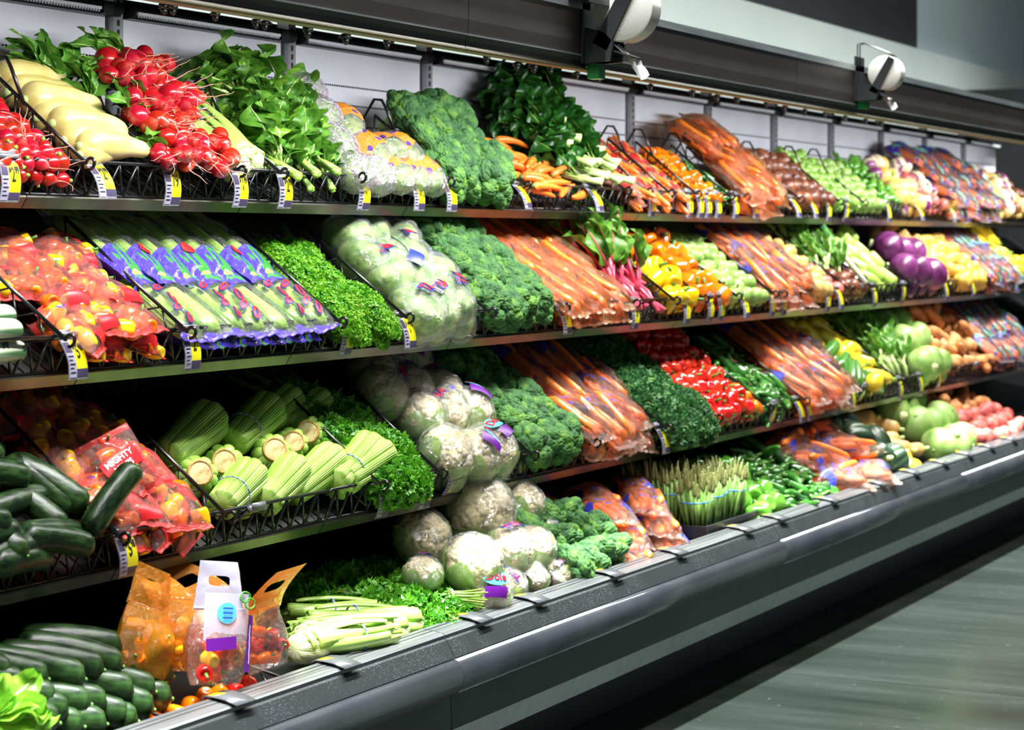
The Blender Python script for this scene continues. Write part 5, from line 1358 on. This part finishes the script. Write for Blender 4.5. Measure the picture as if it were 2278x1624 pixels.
lay(B2, 1550, 1620, .045, .40, .088, .078, P_ORA, 'glossy orange bell pepper beside the yellow ones', 'bell pepper', 'orange bell peppers on the second shelf', heap(.062, .12), rnd_rot, (1.0, 1.15), under=0.030)
lay(B2, 1482, 1550, .30, .42, .088, .078, P_ORA, 'glossy orange bell pepper beside the yellow ones', 'bell pepper', 'orange bell peppers on the second shelf', heap(.062, .12), rnd_rot, (1.0, 1.15))
lay(B2, 1622, 1703, .035, .40, .060, .058, TOMA, 'green tomatillo beside the orange bell peppers', 'tomatillo', 'tomatillos on the second shelf', heap(.058, .08), rnd_rot, (1.0, 1.25), under=0.030)
lay(B2, 1705, 1808, .10, .40, .125, .13, CBAG, 'blue printed bag of carrots beside the tomatillos', 'carrot bag', 'blue printed carrot bags on the second shelf', heap(.075, .08), flat_rot(.15, .2), (1.05, 1.15), under=0.022)
lay(B2, 1808, 1850, .04, .40, .085, .075, POT, 'pale yellow root next to the blue printed carrot bags', 'potato', 'pale roots on the second shelf', heap(.062, .10), rnd_rot, (1.0, 1.2), under=0.030)
lay(B2, 1846, 1872, .04, .22, .07, .06, REDP, 'pinkish red potato beside the leek', 'potato', 'pinkish potatoes on the second shelf', heap(.05, .06), rnd_rot, (.9, 1.1), under=0.030)
BOK = [bunch('leafy_greens', LV_bok, 9, .6, .9, s, sc=(.7, 1.0)) for s in (341, 342)]
lay(B2, 1870, 1930, .16, .38, .11, .10, BOK, 'upright round leaved greens behind the leek', 'leafy greens', 'leafy greens on the second shelf', heap(.04, .12), lambda: (ru(.0, .3), ru(-.3, .3), ru(-.4, .4)), (.6, .8))
inst(LEEK[0], frame(B2.p(B2.x(1917), .02, .09), B2.d(.02, .9, .26), B2.d(0, 0, 1), .85), 'long white and green leek standing out above the beets', 'leek')
lay(B2, 1872, 1928, .04, .16, .08, .07, BEET, 'dark red beet under the leek', 'beet', 'beets under the leek', .06, rnd_rot, (1.0, 1.2), under=0.030)
lay(B2, 1930, 1960, .06, .30, .09, .095, EGG, 'dark shiny eggplant beside the leek', 'eggplant', 'eggplants on the second shelf', heap(.055, .10), flat_rot(.2, .4, .3), (.85, .95), under=0.030)
lay(B2, 1958, 2012, .04, .38, .085, .09, CHAY, 'light green chayote beside the red cabbages', 'chayote', 'chayotes on the second shelf', heap(.055, .16), flat_rot(.3, .5, .4), (.9, 1.05), under=0.030)
lay(B2, 2012, 2096, .085, .38, .17, .15, RCAB, 'round purple cabbage head', 'red cabbage', 'red cabbages on the second shelf', heap(.085, .16), rnd_rot, (1.0, 1.15), mx=.06, under=0.030)
lay(B2, 2096, 2135, .05, .38, .10, .085, SWEET[:1] + [BUTT[0]], lambda n_: 'tan %s next to the red cabbages' % n_.replace('_', ' '), 'squash', 'tan squash on the second shelf', heap(.065, .10), flat_rot(.3, .8, 1.0), (.8, .95), under=0.030)
lay(B2, 2130, 2195, .04, .40, .085, .075, [blob('yellow_potato', m_ypot, .036, .044, .034, 95)], 'bright yellow potato piled near the far end', 'potato', 'yellow potatoes on the second shelf', heap(.062, .14), rnd_rot, (1.0, 1.2), under=0.030)
lay(B2, 2195, 2262, .10, .40, .14, .13, PBAG, 'purple printed root bag on the second shelf', 'root bag', 'purple root bags on the second shelf', heap(.075, .10), flat_rot(.2, .2), (1.1, 1.25), under=0.022)
lay(B2, 2262, 2310, .05, .40, .11, .09, YSQ, 'yellow squash at the far end of the second shelf', 'squash', 'yellow squash on the second shelf', heap(.065, .12), flat_rot(.3, .5, 1.0), (1.0, 1.2), under=0.030)

# ---------------------------------------------------------------- third shelf
for i in range(30):
    v = .03 + .046 * (i % 9) + ru(-.01, .01); X = B3.x(-60) + .10 + ru(0, .26)
    if X > B3.x(240) - .03: X -= .1
    end = random.random() < .45
    ax = B3.d(ru(.15, .5), -1, ru(-.1, .15)) if end else B3.d(1, ru(-.35, .35), ru(-.1, .1))
    P = B3.p(X, v + (.17 if end else 0), .045 + .02 * (i % 3) + .08 * v)
    if not end: P.x -= .17
    inst(CUKE[i % 3], frame(P, ax, B3.d(0, 0, 1), ru(.78, .9)), 'dark green cucumber in the pile beside the mini pepper bags', 'cucumber', 'cucumbers on the third shelf')
inst(CUKE[1], frame(at(195, 1190, 2.93), Vector((.62, -.12, .62)), s=.85), 'dark green cucumber propped upright against the wire front', 'cucumber')
lay(B3, 228, 478, .075, .52, .118, .098, MBAGR, 'red printed bag of orange mini peppers on the third shelf', 'mini pepper bag', 'mini pepper bags on the third shelf', heap(.060, .06), flat_rot(.25, .5), (.95, 1.08), mx=.06, under=0.022)
inst(MIGHTY, frame(at(262, 1040, 3.03), (-.12, .55, .83), (-.55, -.62, .55), .98), 'mini pepper bag with a red panel of white lettering', 'mini pepper bag')
# celery bunches
def cel_at(px, py, Y, axis, s_, i, lab='ribbed green celery bunch lying crosswise, butt end hidden'):
    A = Vector(axis).normalized(); P = at(px, py, Y) - A * (.12 * s_)
    inst(CEL[i % 3], frame(P, A, (0, -.4, 1), s_), lab, 'celery', 'celery bunches on the third shelf')
lie = -B3.d(.86, .26, .10)
CELAB = ['front row celery bunch with a blue twist tie beside the pepper bags', 'second celery bunch of the front row', 'third celery bunch of the front row', 'plump tied celery bunch of the front row beside the parsley', 'last celery bunch of the front row touching the parsley',
         'back row celery bunch beside the wire divider and pepper bags', 'back row celery bunch with two cut ends below it', 'highest celery bunch of the back row', 'back row celery bunch nearest the parsley']
for i, (px, py, Y, s_) in enumerate(((530, 1085, 3.00, 1.0), (628, 1075, 2.99, .98), (700, 1052, 3.00, 1.0), (790, 1032, 2.98, 1.12), (815, 1035, 2.96, 1.0),
                                      (425, 970, 3.16, 1.15), (562, 942, 3.16, 1.08), (612, 918, 3.20, 1.02), (682, 918, 3.18, .95))):
    cel_at(px, py, Y, (lie.x, lie.y + ru(-.1, .1), lie.z + ru(-.05, .05)), s_, i, CELAB[i])
for i, (px, py, Y, s_) in enumerate(((437, 1062, 3.06, 1.0), (495, 1035, 3.10, 1.0), (603, 1010, 3.08, 1.0), (645, 992, 3.11, .92), (682, 968, 3.12, .98))):
    C = at(px, py, Y); view = (C - Vector((0, 0, CAMZ))).normalized()
    ax = (view + Vector((-.10 + ru(-.15, .15), .10, -.22))).normalized()
    inst(CEL[i % 3], frame(C - ax * .045, ax, (0, 0, 1), s_), 'celery bunch showing its round cream cut end', 'celery', 'celery bunches with cut end showing')
lay(B3, 826, 962, .05, .44, .10, .085, FLATP, 'leafy flat parsley bunch between wire dividers', 'parsley', 'flat parsley on the third shelf', heap(.050, .0), lambda: (ru(-.2, .2), ru(-.2, .2), math.pi + ru(-.6, .6)), (1.0, 1.2), mx=.04, under=0.022)
lay(B3, 962, 1165, .075, .50, .165, .125, CAUL, 'cream cauliflower in clear printed film on the third shelf', 'cauliflower', 'bagged cauliflowers on the third shelf', heap(.075, .10), lambda: (ru(-.3, .4), ru(-.5, .3), ru(-.8, .8)), (.92, 1.05), mx=.07, under=0.030)
lay(B3, 1165, 1302, .06, .46, .115, .09, BROC, 'green broccoli head with yellowish stalks on the third shelf', 'broccoli', 'broccoli heads on the third shelf', heap(.062, .08), lambda: (ru(-.8, .6), ru(-.7, .7), ru(0, 6)), (.9, 1.1), mx=.05, under=0.030)
lay(B3, 1302, 1455, .11, .46, .125, .14, CBAG, 'blue printed carrot bag beside the curly kale', 'carrot bag', 'carrot bags beside the kale on the third shelf', heap(.072, .08), flat_rot(.12, .15), (1.1, 1.2), under=0.022)
lay(B3, 1458, 1578, .06, .46, .12, .09, KALE, 'frilly blue green kale bunch', 'kale', 'kale bunches on the third shelf', heap(.045, .04), lambda: (ru(-.2, .3), ru(-.3, .3), math.pi + ru(-.6, .6)), (1.0, 1.25), mx=.04, under=0.022)
lay(B3, 1565, 1678, .040, .54, .064, .058, P_RED, 'glossy red bell pepper in the large pile', 'bell pepper', 'red bell peppers on the third shelf', heap(.062, .16), rnd_rot, (.72, .84), under=0.030)
lay(B3, 1672, 1695, .04, .16, .05, .05, MINI, 'small orange pepper at the edge of the red bell peppers', 'mini pepper', 'mini peppers beside the red peppers', heap(.06, .08), rnd_rot, (1.2, 1.4), under=0.022)
lay(B3, 1695, 1772, .03, .40, .055, .042, CHIL, 'dark green chili beside the red bell peppers', 'chili', 'green chilies on the third shelf', heap(.06, .06), flat_rot(.4, 1.2, 1.0), (1.3, 1.6), under=0.022)
lay(B3, 1774, 1892, .11, .48, .13, .14, CBAG, 'large blue printed carrot bag beside the zucchini', 'carrot bag', 'carrot bags beside the zucchini on the third shelf', heap(.078, .10), flat_rot(.12, .15), (1.15, 1.3), under=0.022)
lay(B3, 1894, 1950, .03, .24, .065, .06, ZUKE, 'green zucchini beside the yellow squash', 'zucchini', 'zucchini on the third shelf', heap(.06, .08), flat_rot(.3, .6, -1.2), (1.0, 1.2), under=0.030)
lay(B3, 1945, 1992, .05, .44, .09, .085, YSQ, 'bright yellow crookneck squash beside the zucchini', 'squash', 'yellow squash on the third shelf', heap(.065, .12), flat_rot(.3, .8, 1.0), (1.1, 1.3), under=0.030)
lay(B3, 1900, 1945, .28, .46, .09, .085, YSQ, 'bright yellow crookneck squash beside the zucchini', 'squash', 'yellow squash on the third shelf', heap(.065, .12), flat_rot(.3, .8, 1.0), (1.1, 1.3))
lay(B3, 1994, 2055, .12, .44, .11, .10, BOK, 'leafy greens with pale stems next to the yellow squash', 'leafy greens', 'leafy greens on the third shelf', heap(.04, .12), lambda: (ru(-.1, .2), ru(-.3, .3), ru(-.3, .3)), (.75, .95))
lay(B3, 2052, 2112, .08, .40, .15, .14, CABB, 'pale green cabbage head beside the sweet potatoes', 'cabbage', 'cabbages on the third shelf', heap(.08, .14), rnd_rot, (.9, 1.1), under=0.030)
lay(B3, 2112, 2222, .05, .50, .13, .075, SWEET, 'tan orange sweet potato on the third shelf', 'sweet potato', 'sweet potatoes on the third shelf', heap(.062, .18), flat_rot(.35, 1.2, .8), (1.0, 1.3), under=0.030)
lay(B3, 2210, 2310, .12, .50, .14, .13, PBAG, 'purple printed root bag at the far end of the third shelf', 'root bag', 'purple root bags on the third shelf', heap(.075, .16), flat_rot(.2, .2), (1.1, 1.25), under=0.022)

# ---------------------------------------------------------------- bottom bin
tips = [(275, 1442, 2.818), (328, 1452, 2.830), (362, 1470, 2.818), (234, 1492, 2.789), (192, 1512, 2.772), (110, 1512, 2.783), (276, 1484, 2.789), (320, 1490, 2.796), (388, 1506, 2.789),
        (300, 1538, 2.755), (348, 1540, 2.760), (130, 1556, 2.749), (205, 1568, 2.744), (240, 1566, 2.755), (385, 1555, 2.755), (345, 1580, 2.731), (290, 1598, 2.731), (155, 1588, 2.731), (135, 1610, 2.720), (240, 1612, 2.720), (70, 1570, 2.744), (60, 1530, 2.772), (310, 1606, 2.720), (370, 1520, 2.783), (190, 1618, 2.720), (30, 1500, 2.796)]
for i, (px, py, Y) in enumerate(tips):
    ax = Vector((.62 + ru(-.12, .12), -.66 + ru(-.1, .1), -.16 + ru(-.08, .06))).normalized()
    inst(CUKE[i % 3], frame(at(px, py, Y) - ax * .235, ax, (0, 0, 1), 1.0), 'thick dark green cucumber in the heap beside the handled pepper pouches', 'cucumber', 'cucumbers in the bottom bin')
e = empty('romaine_lettuce', (0, 0, 0), 'loose bright green romaine leaves in front of the bottom bin cucumbers', 'lettuce')
e.matrix_world = T(*at(-20, 1600, 2.725)) @ RX(R(30))
for k in range(9): part('leaf', LV_rom[k % 3], e, RZ(ru(-2.2, -.2)) @ RX(ru(.0, .5)) @ RY(ru(-.8, .8)) @ S(ru(.6, .9)))

# handled stand up pouches of mini peppers
def pouch(seed, main, head, W=.155, H=.26, keys='oyrr', marks=None, fold=0.0):
    s1 = sines(seed, 16); s2 = sines(seed + 1, 44)
    mb = MB(); top = MB(); nx, nz = 14, 18; split = .60
    for sg in (-1, 1):
        V = np.zeros((nz + 1, nx + 1, 3))
        for i in range(nz + 1):
            q = i / nz * split
            th = .046 * (math.sin(math.pi * min(1, (q + .10) / .78)) ** .8 if q < .66 else 0) * (1 - max(0, q - .45) * 1.2)
            wd = W * (.86 + .20 * math.sin(math.pi * min(1, q / .62)))
            for j in range(nx + 1):
                u = j / nx * 2 - 1
                y = sg * max(.0008, th * math.sqrt(max(0, 1 - u * u)))
                P = np.array([u * wd / 2, y, q * H]); k = .006 * float(s1(P)) + .004 * float(s2(P))
                V[i, j] = (P[0], y + k + fold * max(0, q - .4) ** 2, P[2])
        mb.grid(V if sg < 0 else V[:, ::-1])
    # zip header with a hand hole cut out
    hole = [(.030 * math.copysign(abs(math.cos(a)) ** .5, math.cos(a)), .84 + .042 * math.copysign(abs(math.sin(a)) ** .5, math.sin(a))) for a in np.linspace(0, 2 * math.pi, 24, endpoint=False)]
    out_ = []
    for a in np.linspace(0, 2 * math.pi, 24, endpoint=False):
        cx, cz = math.cos(a), math.sin(a); m2 = max(abs(cx), abs(cz)); out_.append((cx / m2 * W * (.40 - .07 * cz / m2), .80 + cz / m2 * .20))
    V = np.zeros((3, 24, 3))
    for j in range(24):
        for r_, q in enumerate((0, .5, 1)):
            x = out_[j][0] * (1 - q) + hole[j][0] * q; z = (out_[j][1] * (1 - q) + hole[j][1] * q)
            P = np.array([x, 0, z * H]); V[r_, j] = (x, .006 * float(s1(P)) + .003 * float(s2(P)) + fold * (z - .4) ** 2, z * H)
    top.grid(V, wrap=True); V2 = V.copy(); V2[:, :, 1] += .0012; top.grid(V2[:, ::-1], wrap=True)
    ps = [pt('pouch_body', mb.mesh('pouch_body', main)), pt('handle_header', top.mesh('handle_header', head))]
    zp = MB().tube([(-W * .46, -.004, H * .615), (0, -.006, H * .615), (W * .46, -.004, H * .615)], .0022, 5).mesh('zip', head); ps.append(pt('zip', zp))
    r = np.random.RandomState(seed)
    for i in range(11):
        k = keys[r.randint(len(keys))]; pr2 = mini_body[k][r.randint(2)]
        M = T(r.uniform(-.052, .052), r.uniform(-.018, .012), r.uniform(.022, .115)) @ Euler((r.uniform(0, 6), r.uniform(0, 6), r.uniform(0, 6))).to_matrix().to_4x4() @ S(r.uniform(.85, 1.05))
        ps.append(pt('mini_pepper', pr2[0][1], M, [pt('stem', pr2[1][1])]))
    if marks: ps += marks(W, H)
    return ('pepper_pouch', ps)
def bent(w_, h_, cx, cz, rot, m, nm, y0=-.05, n=8):
    p = patch(w_, h_, cx, cz, rot, n); p.v = [(x, y0 + .5 * x * x * 6, y) for x, y, z in p.v]; return pt(nm, p.mesh(nm, m))
def ovalf(w_, h_, cx, cz, rot, m, nm, y0=-.05):
    p = oval(w_, h_, cx, cz, rot); p.v = [(x, y0 + .5 * x * x * 6, y) for x, y, z in p.v]; return pt(nm, p.mesh(nm, m))
def marksA(W, H):
    o = [bent(.122, .100, -.004, .142, 0, F_pouchw, 'pale_panel', -.043), bent(.074, .026, -.028, .086, .10, m_ppur, 'purple_panel', -.053), bent(.020, .120, .060, .088, -.10, m_ppur, 'purple_panel', -.046),
         ovalf(.052, .044, -.012, .150, 0, m_psky, 'blue_oval', -.0445)]
    for k in range(3):
        o.append(bent(.026, .0030, -.012, .160 - .010 * k, 0, m_pblue, 'printed_line', -.0465))
    for k in range(4): o.append(bent(.018 + .006 * (k % 2), .0028, .060, .055 + .02 * k, 1.47, m_white, 'printed_line', -.0475))
    for k, (x, z) in enumerate(((.038, .185), (.052, .172))): o.append(pt('green_ring', MB().tube([(x + .014 * math.cos(a), -.043, z + .011 * math.sin(a)) for a in np.linspace(0, 2 * math.pi, 16, endpoint=False)], .0018, 5, True).mesh('green_ring', m_pgreen)))
    return o
PA = pouch(401, F_pouch, F_pouchw, keys='royr', marks=marksA)
PB = pouch(402, F_amber, F_amber, keys='oyor')
PC = pouch(403, F_amber, F_amber, keys='oyoo', fold=.4)
PD = pouch(404, F_pouch, F_amber, keys='orry', fold=-.5)
face = RZ(R(28))
for pr_, px, py, Y, tilt, yaw, s_, lab in ((PB, 315, 1505, 2.80, -.30, .42, 1.02, 'amber printed pepper pouch with an open hand hole beside the cucumbers'),
                                           (PC, 400, 1490, 2.799, -.25, .20, 1.05, 'amber pepper pouch standing behind the white and purple one'),
                                           (PC, 530, 1480, 2.790, -.2, -.25, 1.05, 'amber pepper pouch whose corner shows above the purple printed one'),
                                           (PA, 478, 1525, 2.725, -.12, .16, 1.12, 'clear pepper pouch with white header, blue oval and purple print'),
                                           (PD, 598, 1490, 2.720, -.20, -.12, .92, 'clear pepper pouch with folded amber top beside the celery')):
    inst(pr_, T(*at(px, py, Y)) @ face @ RZ(R(-62)) @ RZ(R(20)) @ RY(yaw) @ RX(tilt) @ S(s_ * .93), lab, 'pepper pouch', 'handled pepper pouches in the bottom bin')
lay(B4, 375, 640, .02, .10, .06, .05, MINI + [('mini_pepper', mini_body['r'][0]), ('mini_pepper', mini_body['r'][1])], 'loose mini pepper lying under the handled pouches', 'mini pepper', 'loose mini peppers in the bottom bin', .02, rnd_rot, (1.0, 1.2))

# celery lying in the bin
for i, (px, py, Y, ax, s_) in enumerate(((935, 1388, 2.753, (-.80, .55, .10), 1.05), (900, 1402, 2.744, (-.84, .45, .06), 1.05), (880, 1372, 2.837, (-.78, .60, .10), 1.0), (662, 1425, 2.809, (.86, -.30, -.02), .95), (672, 1440, 2.762, (.90, -.22, .0), .95), (655, 1445, 2.771, (.88, -.12, .0), .9))):
    inst(CELL[i % 2], frame(at(px, py, Y), ax, (0, 0, 1), s_ * .93), 'whole green celery lying in the bottom bin beside the pouches', 'celery', 'celery in the bottom bin')
# cilantro
for i, (px, py, Y, s_) in enumerate(((905, 1335, 2.809, 1.15), (980, 1340, 2.771, 1.05), (930, 1300, 2.883, 1.2), (850, 1320, 2.902, 1.15), (1000, 1348, 2.753, .9), (960, 1365, 2.744, .9), (770, 1290, 3.069, 1.3), (850, 1270, 3.088, 1.2), (1030, 1375, 2.725, .55), (690, 1310, 3.069, 1.2))):
    P = at(px, py, Y)
    inst(CILA[i % 2], T(P.x, P.y, P.z - .035) @ RX(.2) @ RZ(ru(-2.6, -1.2)) @ S(s_ * .93), 'leafy cilantro bunch between the celery and cauliflower in the bottom bin', 'cilantro', 'cilantro in the bottom bin')
tie_b = MB()
for k in range(40):
    a, q = k * 2.4, .020 * math.sqrt(k / 40)
    tie_b.tube([(q * math.cos(a), 0, q * math.sin(a)), (q * 1.1 * math.cos(a), .05, q * 1.1 * math.sin(a)), (q * 2.2 * math.cos(a), .10 + ru(-.02, .01), q * 1.6 * math.sin(a))], .0022, 5)
e = empty('cilantro_bundle', (0, 0, 0), 'tied bundle of cut cilantro stems pointing at the silver rail', 'cilantro')
e.matrix_world = frame(at(992, 1330, 2.762), (.75, -.62, -.10))
part('stems', tie_b.mesh('stems', m_stem), e)
part('tie', MB().tube([(.023 * math.cos(a), .012, .023 * math.sin(a)) for a in np.linspace(0, 2 * math.pi, 20, endpoint=False)], .004, 6, True).mesh('tie', m_rib), e)
# cauliflower heap
CLAB = ['largest film wrapped cauliflower crowning the bottom bin heap', 'film wrapped cauliflower with red logo just behind the largest one', 'shaded film wrapped cauliflower beside the cilantro, left of the heap', 'big film wrapped cauliflower in front, directly under the largest one',
        'film wrapped cauliflower with a barcode beside the big front one', 'film wrapped cauliflower in the second row beside the barcoded one', 'film wrapped cauliflower at the broccoli end, second row', 'small film wrapped cauliflower in the front row above the rail clip', 'small film wrapped cauliflower with barcode between two front ones', 'smallest film wrapped cauliflower next to the broccoli heap',
        'film wrapped cauliflower with red logo half hidden by cilantro', 'front film wrapped cauliflower with blue and purple panel', 'shaded film wrapped cauliflower at the back of the heap', 'film wrapped cauliflower filling the middle of the heap']
for i, (px, py, Y, d_, k, rot) in enumerate(((1063, 1133, 2.930, 180, 0, (.3, .2, 0)), (1148, 1122, 2.965, 140, 1, (-.2, .5, .3)), (938, 1195, 2.980, 142, 0, (.2, -.3, 1.5)), (1052, 1252, 2.758, 150, 0, (.1, .1, 2.2)), (1135, 1222, 2.781, 125, 3, (-.1, .4, .2)),
                                             (1182, 1222, 2.804, 118, 0, (.2, .5, 3)), (1212, 1200, 2.900, 118, 0, (.3, .6, 1)), (1178, 1288, 2.764, 95, 0, (0, .4, 1)), (1130, 1302, 2.752, 92, 3, (.2, .2, 2)), (1238, 1283, 2.770, 82, 3, (.1, .4, .5)), (940, 1278, 2.827, 98, 1, (-.5, .0, .0)), (1080, 1312, 2.725, 128, 2, (.55, .0, .25)), (1010, 1215, 3.000, 130, 0, (.1, .1, .4)), (1105, 1180, 2.980, 130, 0, (.2, .1, 2)))):
    r_ = d_ / 2 / scl(px, Y)
    inst(CAUL[k], T(*at(px, py, Y)) @ RZ(R(-40)) @ RX(R(38)) @ Euler(rot).to_matrix().to_4x4() @ S(r_ / .090), CLAB[i], 'cauliflower', 'bagged cauliflowers in the bottom bin')
lay(B4, 1275, 1430, .06, .30, .115, .095, BROC, 'green broccoli head in the bottom bin heap', 'broccoli', 'broccoli heads in the bottom bin', heap(.045, .40), lambda: (ru(-.6, 1.0), ru(-.8, .8), ru(0, 6)), (.9, 1.12), mx=.05)
# stacked carrot bags
X0, X1 = B4.x(1425), B4.x(1585)
for j in range(3):
    for i in range(4):
        X = X0 + .09 + (X1 - X0 - .16) * i / 3 + ru(-.01, .01)
        v = .075 + .10 * (i % 2) + .05 * j + ru(-.01, .01)
        inst(CBAG[(i + j) % 3], B4.M(X, v, .035 + .056 * j, (ru(-.08, .08), ru(-.1, .1), 1.57 + .75 + ru(-.2, .2)), 1.12), 'stacked blue printed carrot bag beside the asparagus', 'carrot bag', 'stacked carrot bags in the bottom bin')
for px, py, Y, rz in ((1260, 1140, 3.069, .4), (1330, 1150, 3.022, .8)):
    inst(CBAG[0], T(*at(px, py, Y)) @ RX(.3) @ RZ(rz) @ S(1.2), 'carrot bag in shadow at the back of the bottom bin', 'carrot bag', 'carrot bags at the back of the bottom bin')
# asparagus in its tray
xa, xb = B4.x(1588), B4.x(1692)
tr_ = MB().box(-.02 + xa, xb + .02, 2.722, 3.05, .518, .524)
for y0, y1 in ((2.712, 2.722), (3.05, 3.06)): tr_.box(xa - .02, xb + .02, y0, y1, .518, .560)
tr_.box(xa - .03, xa - .02, 2.712, 3.06, .518, .560).box(xb + .02, xb + .03, 2.712, 3.06, .518, .560)
solo('asparagus_tray', tr_.mesh('asparagus_tray', m_black, False), 'low black tray holding the upright asparagus bundles', 'tray')
na = 5
for i in range(na):
    for j in range(3):
        X = xa + .05 + (xb - xa - .10) * (i + (.3 if j % 2 else 0)) / (na - .7)
        inst(ASPA[(i + j) % 2], T(X, 2.775 + .10 * j, .526) @ RX(-.08 + ru(-.1, .1)) @ RY(ru(-.15, .15)) @ RZ(ru(0, 6)) @ S(1.12, 1.12, ru(.95, 1.1)), 'upright asparagus bundle held by a blue rubber band', 'asparagus', 'asparagus bundles in the bottom bin')
lay(B4, 1694, 1770, .05, .32, .088, .080, P_GRN, 'glossy green bell pepper beside the asparagus', 'bell pepper', 'green bell peppers in the bottom bin', heap(.045, .40), rnd_rot, (1.05, 1.25))
lay(B4, 1770, 1882, .03, .32, .060, .044, CHIL, 'shiny green chili in the bottom bin heap', 'chili', 'green chilies in the bottom bin', heap(.045, .40), flat_rot(.5, 1.5, 1.0), (1.4, 1.7))
lay(B4, 1882, 1990, .08, .34, .15, .13, CBAG, 'carrot bag lying beside the acorn squash', 'carrot bag', 'carrot bags beside the acorn squash', heap(.045, .40), flat_rot(.25, .8, 1.4), (1.1, 1.3))
lay(B4, 1990, 2040, .08, .36, .15, .13, ACOR, 'ribbed dark green acorn squash', 'acorn squash', 'acorn squashes in the bottom bin', heap(.045, .40), lambda: (ru(.6, 1.6), ru(-.5, .5), ru(0, 6)), (1.1, 1.3))
lay(B4, 2036, 2060, .04, .10, .09, .07, YSQ, 'yellow squash at the front between acorn and butternut squash', 'squash', 'yellow squash in the bottom bin', .045, flat_rot(.2, .4, -1.2), (1.0, 1.2))
lay(B4, 2044, 2118, .10, .34, .15, .11, BUTT, 'smooth tan butternut squash', 'butternut squash', 'butternut squashes in the bottom bin', heap(.045, .40), flat_rot(.3, .5, .5), (.85, 1.0))
lay(B4, 2112, 2200, .08, .36, .18, .14, CABB, 'round pale green cabbage head in the bottom bin', 'cabbage', 'cabbages in the bottom bin', heap(.045, .40), rnd_rot, (1.0, 1.25), mx=.05)
lay(B4, 2198, 2300, .05, .22, .09, .08, REDP, 'round red potato at the far end of the bottom bin', 'potato', 'red potatoes in the bottom bin', heap(.045, .40), rnd_rot, (1.1, 1.35))
lay(B4, 2190, 2300, .24, .44, .14, .08, SWEET, 'brown yam behind the red potatoes', 'yam', 'yams in the bottom bin', heap(.045, .40), flat_rot(.3, 1.2, .8), (1.1, 1.4))
